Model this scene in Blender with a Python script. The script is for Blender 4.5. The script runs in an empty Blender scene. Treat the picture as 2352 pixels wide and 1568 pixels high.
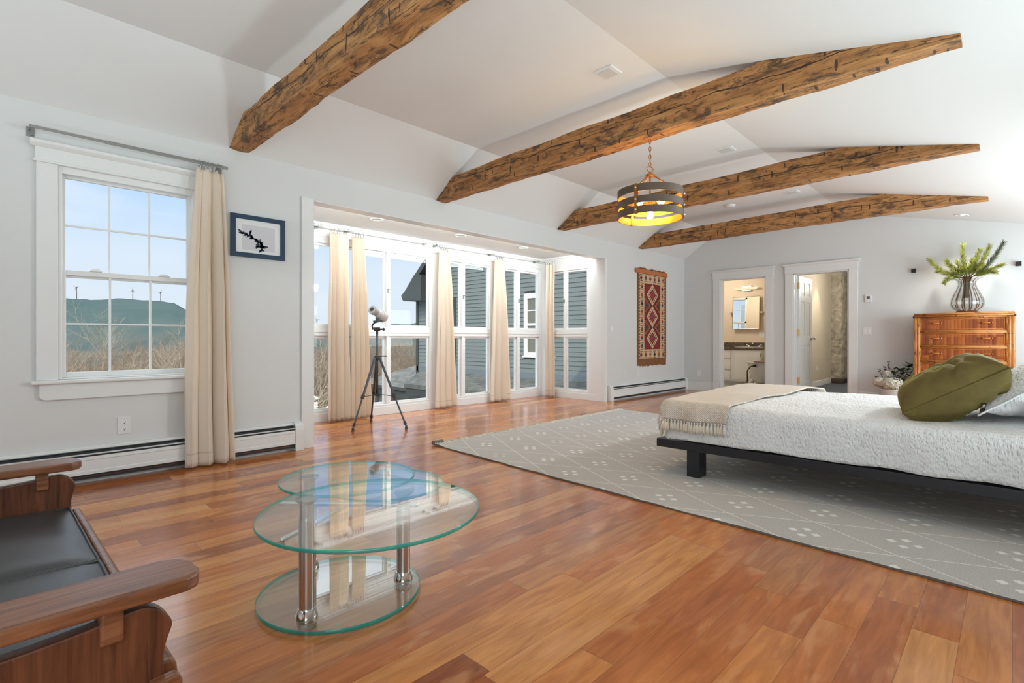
import bpy, bmesh, math, random
from mathutils import Vector, Matrix, noise
PI = math.pi
R = random.Random(7)
SC = bpy.context.scene
COL = SC.collection

# ------------------------------------------------------------------ helpers
def N(nt, kind, **kw):
    n = nt.nodes.new(kind)
    for k, v in kw.items():
        setattr(n, k, v)
    return n

class G:
    """small node-graph helper"""
    def __init__(s, name):
        s.m = bpy.data.materials.new(name); s.m.use_nodes = True
        s.nt = s.m.node_tree
        for n in list(s.nt.nodes): s.nt.nodes.remove(n)
        s.out = N(s.nt, 'ShaderNodeOutputMaterial')
    def link(s, a, b): s.nt.links.new(a, b)
    def put(s, sock, v):
        if isinstance(v, bpy.types.NodeSocket): s.link(v, sock)
        elif v is not None:
            if hasattr(sock.default_value, '__len__') and not hasattr(v, '__len__'): v = [v] * len(sock.default_value)
            if hasattr(sock.default_value, '__len__') and len(v) == 3 and len(sock.default_value) == 4: v = (*v, 1)
            sock.default_value = v
    def math(s, op, a, b=None, c=None):
        n = N(s.nt, 'ShaderNodeMath', operation=op)
        s.put(n.inputs[0], a)
        if b is not None: s.put(n.inputs[1], b)
        if c is not None: s.put(n.inputs[2], c)
        return n.outputs[0]
    def coord(s, which='Object'):
        return N(s.nt, 'ShaderNodeTexCoord').outputs[which]
    def sep(s, v):
        n = N(s.nt, 'ShaderNodeSeparateXYZ'); s.link(v, n.inputs[0]); return n.outputs
    def comb(s, x, y, z):
        n = N(s.nt, 'ShaderNodeCombineXYZ')
        for i, v in enumerate((x, y, z)): s.put(n.inputs[i], v)
        return n.outputs[0]
    def mapping(s, v, scale=(1, 1, 1), rot=(0, 0, 0), loc=(0, 0, 0)):
        n = N(s.nt, 'ShaderNodeMapping'); s.link(v, n.inputs[0])
        n.inputs['Scale'].default_value = scale; n.inputs['Rotation'].default_value = rot; n.inputs['Location'].default_value = loc
        return n.outputs[0]
    def noise(s, v, scale=5, detail=3, rough=.5, dist=0):
        n = N(s.nt, 'ShaderNodeTexNoise'); s.link(v, n.inputs['Vector'])
        n.inputs['Scale'].default_value = scale; n.inputs['Detail'].default_value = detail
        n.inputs['Roughness'].default_value = rough; n.inputs['Distortion'].default_value = dist
        return n.outputs[0]
    def voro(s, v, scale=5, feature='F1', out='Distance'):
        n = N(s.nt, 'ShaderNodeTexVoronoi', feature=feature); s.link(v, n.inputs['Vector']); n.inputs['Scale'].default_value = scale
        return n.outputs[out]
    def white(s, v):
        n = N(s.nt, 'ShaderNodeTexWhiteNoise', noise_dimensions='3D'); s.link(v, n.inputs['Vector']); return n.outputs['Value']
    def ramp(s, f, stops, interp='LINEAR'):
        n = N(s.nt, 'ShaderNodeValToRGB'); s.put(n.inputs[0], f)
        e = n.color_ramp.elements; n.color_ramp.interpolation = interp
        while len(e) < len(stops): e.new(.5)
        for i, (p, c) in enumerate(stops):
            e[i].position = p; e[i].color = (*c, 1) if len(c) == 3 else c
        return n.outputs[0]
    def mix(s, f, a, b, mode='MIX'):
        n = N(s.nt, 'ShaderNodeMix', data_type='RGBA', blend_type=mode)
        s.put(n.inputs[0], f); s.put(n.inputs[6], a); s.put(n.inputs[7], b); return n.outputs[2]
    def bump(s, h, strength=.3, dist=.01):
        n = N(s.nt, 'ShaderNodeBump'); s.put(n.inputs['Height'], h)
        n.inputs['Strength'].default_value = strength; n.inputs['Distance'].default_value = dist
        return n.outputs[0]
    def pbr(s, color, rough=.5, metal=0, normal=None, **kw):
        n = N(s.nt, 'ShaderNodeBsdfPrincipled')
        s.put(n.inputs['Base Color'], color); s.put(n.inputs['Roughness'], rough); s.put(n.inputs['Metallic'], metal)
        if normal is not None: s.link(normal, n.inputs['Normal'])
        for k, v in kw.items(): s.put(n.inputs[k.replace('_', ' ')], v)
        return n.outputs[0]
    def done(s, sh):
        s.link(sh, s.out.inputs[0]); return s.m
    def mixsh(s, f, a, b):
        n = N(s.nt, 'ShaderNodeMixShader'); s.put(n.inputs[0], f); s.link(a, n.inputs[1]); s.link(b, n.inputs[2]); return n.outputs[0]

def srgb(r, g, b):
    f = lambda c: c / 12.92 if c <= .04045 else ((c + .055) / 1.055) ** 2.4
    return tuple(f(v / 255) for v in (r, g, b))

def simple(name, color, rough=.5, metal=0, bump=0, bscale=40, var=0, **kw):
    g = G(name); nor = None; c = color
    v = g.coord()
    if bump: nor = g.bump(g.noise(v, bscale, 4), bump, .004)
    if var:
        f = g.noise(v, bscale * .3, 3)
        c = g.mix(f, tuple(x * (1 - var) for x in color), tuple(min(1, x * (1 + var)) for x in color))
    return g.done(g.pbr(c, rough, metal, nor, **kw))

def emit(name, color, strength):
    g = G(name); n = N(g.nt, 'ShaderNodeEmission'); g.put(n.inputs[0], color); n.inputs[1].default_value = strength
    return g.done(n.outputs[0])

# ---- mesh primitives (all add to a bmesh)
def BM(): return bmesh.new()
def box(bm, x0, x1, y0, y1, z0, z1, mi=0):
    vs = [bm.verts.new((x, y, z)) for x in (x0, x1) for y in (y0, y1) for z in (z0, z1)]
    for f in ((0, 1, 3, 2), (4, 6, 7, 5), (0, 4, 5, 1), (2, 3, 7, 6), (0, 2, 6, 4), (1, 5, 7, 3)):
        bm.faces.new([vs[i] for i in f]).material_index = mi
    return bm
def frame_of(d):
    d = Vector(d).normalized(); u = Vector((0, 0, 1)) if abs(d.z) < .95 else Vector((1, 0, 0))
    a = d.cross(u).normalized(); return a, d.cross(a).normalized()
def tube(bm, pts, r, n=10, closed=False, caps=True, mi=0):
    pts = [Vector(p) for p in pts]; k = len(pts); rs = r if hasattr(r, '__len__') else [r] * k
    rings = []; a = None
    for i, p in enumerate(pts):
        if closed: d = pts[(i + 1) % k] - pts[i - 1]
        else: d = pts[min(i + 1, k - 1)] - pts[max(i - 1, 0)]
        if a is None: a, b = frame_of(d)
        else:
            d = d.normalized(); a = (a - d * a.dot(d)).normalized(); b = d.cross(a)
        rings.append([bm.verts.new(p + (a * math.cos(2 * PI * j / n) + b * math.sin(2 * PI * j / n)) * rs[i]) for j in range(n)])
    for i in range(k if closed else k - 1):
        A, B = rings[i], rings[(i + 1) % k]
        for j in range(n):
            bm.faces.new((A[j], A[(j + 1) % n], B[(j + 1) % n], B[j])).material_index = mi
    if caps and not closed:
        bm.faces.new(rings[0][::-1]).material_index = mi; bm.faces.new(rings[-1]).material_index = mi
    return bm
def cyl(bm, p0, p1, r0, r1=None, n=16, mi=0): return tube(bm, [p0, p1], [r0, r0 if r1 is None else r1], n, mi=mi)
def lathe(bm, prof, c=(0, 0, 0), n=24, mi=0, rf=None, closed=True):
    rings = []
    for r, z in prof:
        rings.append([bm.verts.new((c[0] + (r if not rf else r * rf(j / n * 2 * PI, z)) * math.cos(2 * PI * j / n), c[1] + (r if not rf else r * rf(j / n * 2 * PI, z)) * math.sin(2 * PI * j / n), c[2] + z)) for j in range(n)])
    for A, B in zip(rings, rings[1:]):
        for j in range(n): bm.faces.new((A[j], A[(j + 1) % n], B[(j + 1) % n], B[j])).material_index = mi
    if closed:
        bm.faces.new(rings[0][::-1]).material_index = mi; bm.faces.new(rings[-1]).material_index = mi
    return bm
def prism(bm, poly, axis, a0, a1, mi=0):
    """poly: 2D points in the two other axes (x,y,z order)"""
    def mk(p, a):
        return {'x': (a, p[0], p[1]), 'y': (p[0], a, p[1]), 'z': (p[0], p[1], a)}[axis]
    A = [bm.verts.new(mk(p, a0)) for p in poly]; B = [bm.verts.new(mk(p, a1)) for p in poly]; n = len(poly)
    for j in range(n): bm.faces.new((A[j], A[(j + 1) % n], B[(j + 1) % n], B[j])).material_index = mi
    bm.faces.new(A[::-1]).material_index = mi; bm.faces.new(B).material_index = mi
    return bm
def ball(bm, c, r, n=12, m=8, sc=(1, 1, 1), mi=0):
    prof = [(math.sin(PI * i / m), -math.cos(PI * i / m)) for i in range(m + 1)]
    rings = []
    for s, z in prof[1:-1]:
        rings.append([bm.verts.new((c[0] + r * s * sc[0] * math.cos(2 * PI * j / n), c[1] + r * s * sc[1] * math.sin(2 * PI * j / n), c[2] + r * z * sc[2])) for j in range(n)])
    t = bm.verts.new((c[0], c[1], c[2] - r * sc[2])); u = bm.verts.new((c[0], c[1], c[2] + r * sc[2]))
    for j in range(n):
        bm.faces.new((t, rings[0][(j + 1) % n], rings[0][j])).material_index = mi
        bm.faces.new((u, rings[-1][j], rings[-1][(j + 1) % n])).material_index = mi
    for A, B in zip(rings, rings[1:]):
        for j in range(n): bm.faces.new((A[j], A[(j + 1) % n], B[(j + 1) % n], B[j])).material_index = mi
    return bm
def grid(bm, fn, nu, nv, mi=0, closed_u=False, uv=False):
    V = [[bm.verts.new(fn(i / nu, j / nv)) for j in range(nv + 1)] for i in range(nu + (0 if closed_u else 1))]
    L = bm.loops.layers.uv.verify() if uv else None
    for i in range(nu):
        for j in range(nv):
            f = bm.faces.new((V[i][j], V[(i + 1) % len(V)][j], V[(i + 1) % len(V)][j + 1], V[i][j + 1])); f.material_index = mi
            if uv:
                for lp, (a, b) in zip(f.loops, ((i, j), (i + 1, j), (i + 1, j + 1), (i, j + 1))): lp[L].uv = (a / nu, b / nv)
    return V
def poly3(bm, pts, mi=0):
    f = bm.faces.new([bm.verts.new(p) for p in pts]); f.material_index = mi; return f

def obj(name, bm, mats, parent=None, smooth=False, bevel=0, sub=0, solid=0, label=None, kind=None, seg=2, world=True, angle=None):
    me = bpy.data.meshes.new(name)
    bmesh.ops.recalc_face_normals(bm, faces=bm.faces[:])
    bm.to_mesh(me); bm.free()
    for m in (mats if isinstance(mats, (list, tuple)) else [mats]): me.materials.append(m)
    o = bpy.data.objects.new(name, me); COL.objects.link(o)
    if smooth:
        for p in me.polygons: p.use_smooth = True
    if solid:
        md = o.modifiers.new('thick', 'SOLIDIFY'); md.thickness = solid; md.offset = 0
    if bevel:
        md = o.modifiers.new('bevel', 'BEVEL'); md.width = bevel; md.segments = seg; md.limit_method = 'ANGLE'; md.angle_limit = .6
    if sub:
        md = o.modifiers.new('sub', 'SUBSURF'); md.levels = sub; md.render_levels = sub
    if smooth and angle: 
        try: me.set_sharp_from_angle(angle=angle)
        except Exception: pass
    if parent:
        o.parent = parent
        if world and parent.type == 'EMPTY':
            o.matrix_parent_inverse = (Matrix.Translation(parent.location) @ parent.rotation_euler.to_matrix().to_4x4()).inverted()
    if label: o['label'] = label
    if kind: o['kind'] = kind
    return o
def thing(name, label, cat, loc=(0, 0, 0), group=None, rz=0):
    o = bpy.data.objects.new(name, None); COL.objects.link(o); o.empty_display_size = .1
    o.location = loc; o.rotation_euler = (0, 0, rz); o['label'] = label; o['category'] = cat
    if group: o['group'] = group
    return o
def tag(o, label, cat, group=None, kind=None):
    o['label'] = label; o['category'] = cat
    if group: o['group'] = group
    if kind: o['kind'] = kind
    return o
def struct(name, bm=None, m=None, **kw):
    if bm is None:
        o = bpy.data.objects.new(name, None); COL.objects.link(o)
    else: o = obj(name, bm, m, **kw)
    o['kind'] = 'structure'; return o
def dup(root, loc, rz=None, label=None, group=None):
    r = root.copy(); COL.objects.link(r); r.location = loc
    if rz is not None: r.rotation_euler = (0, 0, rz)
    if label: r['label'] = label
    if group: r['group'] = group
    for ch in list(root.children):
        c = ch.copy(); COL.objects.link(c); c.parent = r
        for g in list(ch.children):
            d = g.copy(); COL.objects.link(d); d.parent = c
    return r

# ------------------------------------------------------------------ materials
WALL = simple('wall_paint', (.70, .70, .69), .6, bump=.03, bscale=180)
CEIL = simple('ceiling_paint', (.78, .78, .77), .7, bump=.03, bscale=150)
TRIM = simple('white_trim_paint', (.80, .80, .79), .35)
VINYL = simple('white_window_vinyl', (.84, .84, .83), .3)
WHITE = simple('white_enamel', (.80, .80, .79), .25)
DARK = simple('dark_gap', (.02, .025, .03), .6)
STEEL = simple('brushed_steel', (.62, .60, .58), .28, 1)
CHROME = simple('chrome', (.8, .8, .8), .1, 1)
GREYMETAL = simple('grey_metal', (.32, .32, .31), .4, .7)
BLACK = simple('black_plastic', (.03, .03, .03), .45)
BRASS = simple('brass', (.75, .5, .2), .3, 1)
CREAM = simple('cream_bath_wall', (.76, .64, .50), .6)
BEIGE = simple('beige_hall_wall', (.55, .49, .39), .7)

def schlick(g, f0):
    lw = N(g.nt, 'ShaderNodeLayerWeight'); lw.inputs[0].default_value = .5
    p = g.math('POWER', lw.outputs['Facing'], 5)
    return g.math('ADD', f0, g.math('MULTIPLY', p, 1 - f0))
def glass(name, tint=(1, 1, 1), f0=.04, rough=0.0):
    g = G(name)
    t = N(g.nt, 'ShaderNodeBsdfTransparent'); g.put(t.inputs[0], tint)
    s = N(g.nt, 'ShaderNodeBsdfGlossy'); s.inputs['Roughness'].default_value = rough
    return g.done(g.mixsh(schlick(g, f0), t.outputs[0], s.outputs[0]))
PANE = glass('window_glass', (.985, .99, .988), .010)
TGLASS = glass('table_glass', (.93, .965, .95), .12)

def m_edge():
    g = G('green_glass_edge')
    t = N(g.nt, 'ShaderNodeBsdfTransparent'); g.put(t.inputs[0], (.25, .85, .72))
    p = g.pbr((.01, .30, .25), .08, 0, Specular_IOR_Level=.8)
    return g.done(g.mixsh(.72, t.outputs[0], p))
TEDGE = m_edge()

def m_floor():
    g = G('cherry_plank_floor')
    x, y, z = g.sep(g.coord())
    W, L = .122, 1.35
    row = g.math('FLOOR', g.math('DIVIDE', x, W))
    off = g.math('MULTIPLY', g.white(g.comb(row, 3.1, 0)), L * 3)
    yy = g.math('ADD', y, off)
    col = g.math('FLOOR', g.math('DIVIDE', yy, L))
    rid = g.white(g.comb(row, col, 1.7)); rid2 = g.white(g.comb(row, col, 9.3))
    base = g.ramp(rid, [(0, srgb(160, 88, 44)), (.18, srgb(190, 108, 52)), (.45, srgb(208, 126, 62)), (.7, srgb(218, 140, 72)), (.88, srgb(230, 162, 94)), (1, srgb(172, 96, 48))])
    # grain
    sh = g.comb(g.math('ADD', x, g.math('MULTIPLY', rid, 7.0)), g.math('ADD', y, g.math('MULTIPLY', rid2, 11.0)), 0)
    g1 = g.noise(g.mapping(sh, (9, .9, 1)), 3.0, 5, .6, 1.2)
    g2 = g.noise(g.mapping(sh, (60, 2.2, 1)), 3.0, 4, .6)
    g3 = g.noise(g.mapping(sh, (5, 1.3, 1)), 2.2, 3, .5, .8)
    c = g.mix(g.math('MULTIPLY', g.ramp(g1, [(.35, (0, 0, 0)), (.7, (1, 1, 1))]), .75), base, g.mix(1, base, (.52, .40, .34), 'MULTIPLY'))
    c = g.mix(g.math('MULTIPLY', g.ramp(g3, [(.56, (0, 0, 0)), (.68, (1, 1, 1))]), .5), c, srgb(218, 154, 102))
    c = g.mix(g.math('MULTIPLY', g2, .35), c, g.mix(1, c, (.62, .5, .44), 'MULTIPLY'))
    kn = g.voro(g.mapping(sh, (2.2, 1.0, 1)), 1.1)
    c = g.mix(g.math('MULTIPLY', g.math('LESS_THAN', kn, .03), .5), c, srgb(80, 40, 24))
    # seams
    fx = g.math('FRACT', g.math('DIVIDE', x, W)); fy = g.math('FRACT', g.math('DIVIDE', yy, L))
    sx = g.math('MINIMUM', fx, g.math('SUBTRACT', 1, fx)); sy = g.math('MINIMUM', fy, g.math('SUBTRACT', 1, fy))
    seam = g.math('MAXIMUM', g.math('LESS_THAN', sx, .008), g.math('LESS_THAN', sy, .0011))
    c = g.mix(g.math('MULTIPLY', seam, .55), c, srgb(84, 44, 26))
    wear = g.noise(g.mapping(sh, (2, 2, 1)), 3, 4)
    rough = g.math('ADD', .16, g.math('MULTIPLY', wear, .14))
    nor = g.bump(g.math('SUBTRACT', g.math('MULTIPLY', g2, .15), seam), .12, .002)
    return g.done(g.pbr(c, rough, 0, nor, Coat_Weight=.3, Coat_Roughness=.11, Specular_IOR_Level=.35))
FLOOR = m_floor()

def m_wood(name, cols, axis=0, scale=1, rough=.4, contrast=.6, stretch=14):
    g = G(name); v = g.coord()
    s = [stretch] * 3; s[axis] = 1
    a = g.noise(g.mapping(v, s), 2.2 * scale, 5, .6, 1.0)
    b = g.noise(g.mapping(v, [k * 4 if i != axis else 1.5 for i, k in enumerate(s)]), 2.2 * scale, 3)
    c = g.ramp(a, [(.3, cols[0]), (.5, cols[1]), (.72, cols[2])])
    c = g.mix(g.math('MULTIPLY', b, contrast), c, g.mix(1, c, (.5, .42, .36), 'MULTIPLY'))
    return g.done(g.pbr(c, rough, 0, g.bump(b, .1, .002)))
WALNUT = m_wood('walnut_sofa_wood', (srgb(84, 50, 32), srgb(132, 82, 54), srgb(166, 112, 76)), 1, 1.6, .32)
WALNUTP = m_wood('walnut_panel_wood', (srgb(66, 36, 24), srgb(104, 60, 40), srgb(128, 78, 52)), 2, 1.8, .3)

def m_beam():
    g = G('hewn_beam_wood'); v = g.coord()
    a = g.noise(g.mapping(v, (1.2, 5, 5)), 3, 6, .65, .8)
    blot = g.noise(g.mapping(v, (2.2, 5, 5)), 2.6, 5, .7, .5)
    fine = g.noise(g.mapping(v, (3, 60, 60)), 3, 4, .6)
    c = g.ramp(a, [(.28, srgb(126, 86, 52)), (.48, srgb(186, 132, 78)), (.7, srgb(216, 164, 106))])
    c = g.mix(g.math('MULTIPLY', fine, .55), c, g.mix(1, c, (.5, .42, .36), 'MULTIPLY'))
    c = g.mix(g.ramp(blot, [(.51, (0, 0, 0)), (.62, (.8, .8, .8))]), c, srgb(62, 52, 44))
    chop = g.voro(g.mapping(v, (9, 2.2, 2.2), (0, .35, 0)), 2.0)
    c = g.mix(g.math('MULTIPLY', g.math('LESS_THAN', chop, .16), .85), c, srgb(46, 34, 26))
    crack = g.noise(g.mapping(v, (.6, 14, 14)), 2.3, 3, .5, .4)
    c = g.mix(g.math('MULTIPLY', g.math('LESS_THAN', g.math('ABSOLUTE', g.math('SUBTRACT', crack, .5)), .012), .7), c, srgb(36, 24, 18))
    x_, y_, z_ = g.sep(v); zc = g.math('ADD', 2.632, g.math('MULTIPLY', g.math('SUBTRACT', g.noise(g.mapping(v, (1.1, 0, 0)), 1.5, 4, .6), .5), .11))
    ln = g.math('LESS_THAN', g.math('ABSOLUTE', g.math('SUBTRACT', z_, zc)), g.math('MULTIPLY', g.math('SUBTRACT', g.noise(g.mapping(v, (2, 0, 0)), 1.3, 2), .36), .022))
    c = g.mix(g.math('MULTIPLY', ln, .9), c, srgb(30, 20, 14))
    return g.done(g.pbr(c, .75, 0, g.bump(g.math('ADD', fine, g.math('MULTIPLY', blot, -2)), .5, .006)))
BEAM = m_beam()

def m_curtain():
    g = G('cream_linen_curtain'); v = g.coord()
    a = g.noise(g.mapping(v, (30, 30, 400)), 1, 2)
    c = g.mix(a, srgb(243, 229, 212), srgb(250, 241, 228))
    d = g.pbr(c, .8, 0, g.bump(a, .15, .002))
    t = N(g.nt, 'ShaderNodeBsdfTranslucent'); g.put(t.inputs[0], srgb(255, 226, 182))
    return g.done(g.mixsh(.24, d, t.outputs[0]))
CURTAIN = m_curtain()

def m_rug():
    g = G('grey_woven_rug'); uv = N(g.nt, 'ShaderNodeUVMap').outputs[0]
    u, v, _ = g.sep(uv)          # metres along the two edges
    u = g.math('SUBTRACT', u, 3.030); v = g.math('SUBTRACT', v, .155)
    a = g.math('ADD', g.math('DIVIDE', u, .77), g.math('DIVIDE', v, .385)); b = g.math('SUBTRACT', g.math('DIVIDE', u, .77), g.math('DIVIDE', v, .385))
    da = g.math('SUBTRACT', g.math('FRACT', g.math('ADD', a, .5)), .5); db = g.math('SUBTRACT', g.math('FRACT', g.math('ADD', b, .5)), .5)
    dx = g.math('MULTIPLY', g.math('ADD', da, db), .385); dy = g.math('MULTIPLY', g.math('SUBTRACT', da, db), .1925)
    ax = g.math('ABSOLUTE', dx); ay = g.math('ABSOLUTE', dy)
    d1 = g.math('ADD', g.math('ABSOLUTE', g.math('SUBTRACT', ax, .052)), ay)
    d2 = g.math('ADD', ax, g.math('ABSOLUTE', g.math('SUBTRACT', ay, .05)))
    dots = g.math('LESS_THAN', g.math('MINIMUM', d1, d2), .023)
    nz = g.noise(uv, 90, 3)
    la = g.math('SUBTRACT', .5, g.math('ABSOLUTE', da)); lb = g.math('SUBTRACT', .5, g.math('ABSOLUTE', db))
    line = g.math('LESS_THAN', g.math('ADD', g.math('MINIMUM', la, lb), g.math('MULTIPLY', g.math('SUBTRACT', nz, .5), .016)), .0085)
    n2 = g.noise(uv, 160, 4, .7); n3 = g.noise(uv, 1.3, 2)
    c = g.mix(g.ramp(n2, [(.3, (0, 0, 0)), (.7, (1, 1, 1))]), srgb(168, 163, 157), srgb(216, 211, 205))
    c = g.mix(g.math('MULTIPLY', n3, .3), c, srgb(196, 189, 182))
    c = g.mix(g.math('MAXIMUM', dots, line), c, srgb(238, 236, 228))
    return g.done(g.pbr(c, .95, 0, g.bump(n2, .5, .006)))
RUG = m_rug()

def m_sheet(name, col, scale, amt=.75):
    g = G(name); v = g.coord()
    x, y, z = g.sep(v); t_ = g.math('MULTIPLY', g.math('ADD', y, z), 36)
    row = g.math('FLOOR', t_); fr = g.math('SUBTRACT', t_, row); win_ = g.math('SINE', g.math('MULTIPLY', fr, PI))
    puck = g.noise(g.comb(g.math('MULTIPLY', x, 3.0 * scale), g.math('MULTIPLY', row, 7.31), g.math('MULTIPLY', fr, .8)), 1.0, 2, .5)
    wr = g.noise(g.mapping(v, (1.2, .8, .8)), scale * .35, 3, .5)
    h = g.math('ADD', g.math('ADD', g.math('MULTIPLY', g.math('MULTIPLY', g.math('SUBTRACT', puck, .5), win_), 1.7), g.math('MULTIPLY', g.math('LESS_THAN', win_, .16), -.10)), g.math('MULTIPLY', wr, .8))
    return g.done(g.pbr(col, .85, 0, g.bump(h, amt, .020)))
SEER = m_sheet('white_seersucker', (.87, .865, .86), 26)
LINEN = m_sheet('white_linen', (.87, .865, .86), 14, .35)

YARN = simple('cream_yarn', (.82, .72, .60), .95)
def m_throw():
    g = G('cream_knit_throw'); v = g.coord(); x, y, z = g.sep(v)
    a = g.math('SINE', g.math('MULTIPLY', x, 420)); b = g.math('SINE', g.math('MULTIPLY', g.math('ADD', y, z), 420))
    h = g.math('MULTIPLY', a, b); n = g.noise(v, 9, 3)
    c = g.mix(n, srgb(248, 230, 212), srgb(255, 244, 230))
    c = g.mix(g.math('MULTIPLY', g.math('LESS_THAN', h, -.25), .25), c, srgb(214, 188, 160))
    return g.done(g.pbr(c, .95, 0, g.bump(h, .8, .006)))
THROW = m_throw()

def m_velvet():
    g = G('olive_velvet'); v = g.coord(); n = g.noise(v, 16, 4, .6); n2 = g.noise(v, 220, 2)
    c = g.mix(n, srgb(72, 60, 20), srgb(116, 99, 42))
    return g.done(g.pbr(c, .75, 0, g.bump(n2, .25, .003), Sheen_Weight=.7, Sheen_Roughness=.35, Sheen_Tint=srgb(190, 180, 100)))
VELVET = m_velvet()
LEATHER = simple('black_leather', (.034, .034, .036), .36, bump=.12, bscale=260)
BEDWOOD = simple('black_bed_wood', (.014, .016, .022), .32, bump=.05, bscale=60)

def m_bamboo(name, c0, c1, c2, axis):
    g = G(name); v = g.coord(); x, y, z = g.sep(v); t = (x, y, z)[axis]
    s = [22] * 3; s[axis] = 2.5
    n = g.noise(g.mapping(v, s), 2.5, 4)
    c = g.ramp(n, [(.3, c0), (.5, c1), (.72, c2)])
    nod = g.math('FRACT', g.math('ADD', g.math('MULTIPLY', t, 3.6), g.math('MULTIPLY', g.noise(g.mapping(v, (3, 3, 3)), 2), 2.0)))
    c = g.mix(g.math('MULTIPLY', g.math('LESS_THAN', nod, .035), .75), c, srgb(70, 36, 16))
    return g.done(g.pbr(c, .35, 0, g.bump(n, .1, .002)))
BAMH = m_bamboo('bamboo_pole_horizontal', srgb(150, 92, 44), srgb(190, 124, 62), srgb(214, 152, 84), 0)
BAMV = m_bamboo('bamboo_pole_upright', srgb(150, 90, 42), srgb(192, 124, 60), srgb(216, 152, 82), 2)
def m_slats():
    g = G('bamboo_slat_panel'); v = g.coord(); x, y, z = g.sep(v)
    i = g.math('FLOOR', g.math('DIVIDE', x, .037)); f = g.math('FRACT', g.math('DIVIDE', x, .037))
    r = g.white(g.comb(i, g.math('FLOOR', g.math('MULTIPLY', z, 4)), 2))
    c = g.ramp(r, [(0, srgb(122, 54, 10)), (.5, srgb(160, 80, 18)), (1, srgb(190, 106, 32))])
    n = g.noise(g.mapping(v, (30, 30, 4)), 3, 3)
    c = g.mix(g.math('MULTIPLY', n, .4), c, srgb(120, 58, 28))
    c = g.mix(g.math('MULTIPLY', g.math('LESS_THAN', f, .07), .6), c, srgb(84, 38, 18))
    return g.done(g.pbr(c, .4, 0, g.bump(g.math('SINE', g.math('MULTIPLY', f, PI)), .3, .004)))
SLATS = m_slats()
DKBAM = simple('dark_binding', (.04, .02, .012), .5)
ORBAM = simple('orange_bamboo_handle', srgb(206, 122, 52), .35, var=.15)

# ------------------------------------------------------------------ room shell
A = -4.52; AO = -4.66; AW = -5.80; YB = 9.45; XR = 1.5; YR = -3.2
FX = lambda x: 2.49 - .225 * x
XK = -1.844                                     # right crease of the ceiling
b = BM(); box(b, A, XR + .14, YR - .14, YB + .14, -.12, 0); box(b, AW, A, 2.11, 6.75, -.12, 0)
struct('floor', b, FLOOR)
# window wall (left of the picture)
b = BM()
WY0, WY1, WZ0, WZ1 = .385, 1.19, .70, 2.115
box(b, AO, A, YR, WY0, 0, 2.49); box(b, AO, A, WY0, WY1, 0, WZ0); box(b, AO, A, WY0, WY1, WZ1, 2.49)
box(b, AO, A, WY1, 2.11, 0, 2.49); box(b, AO, A, 2.11, 6.75, 2.21, 2.49); box(b, AO, A, 6.75, YB + .14, 0, 2.49)
struct('wall_left', b, WALL)
# wall with the two doorways
D1 = (-3.84, -3.05); D2 = (-2.62, -1.83); DZ = 2.05; YO = YB + .14
b = BM()
box(b, A, D1[0], YB, YO, 0, DZ); box(b, D1[1], D2[0], YB, YO, 0, DZ); box(b, D2[1], XR, YB, YO, 0, DZ)
prism(b, [(A - .14, DZ), (XR, DZ), (XR, FX(XR)), (XK, FX(XK)), (-3.91, 2.905), (A, 2.49), (A - .14, 2.49)], 'y', YB, YO)
struct('wall_back', b, WALL)
b = BM(); box(b, XR, XR + .14, YR, YO, 0, 2.2); struct('wall_right', b, WALL)
b = BM(); prism(b, [(A, 0), (XR, 0), (XR, FX(XR)), (XK, FX(XK)), (-3.91, 2.905), (A, 2.49)], 'y', YR - .14, YR); struct('wall_front', b, WALL)
b = BM()
prism(b, [(A - .14, 2.49), (A, 2.49), (-3.91, 2.905), (XK, FX(XK)), (XR, FX(XR)), (XR + .14, FX(XR)), (XR + .14, 3.2), (A - .14, 3.2)], 'y', YR - .14, YO)
struct('ceiling', b, CEIL)
# alcove shell
b = BM(); box(b, AW - .14, AO, 1.97, 2.11, -.12, 2.46); struct('wall_alcove_left', b, TRIM)
b = BM(); box(b, AW - .14, AO, 1.97, 6.89, 2.33, 2.47); struct('ceiling_alcove', b, CEIL)

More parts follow.
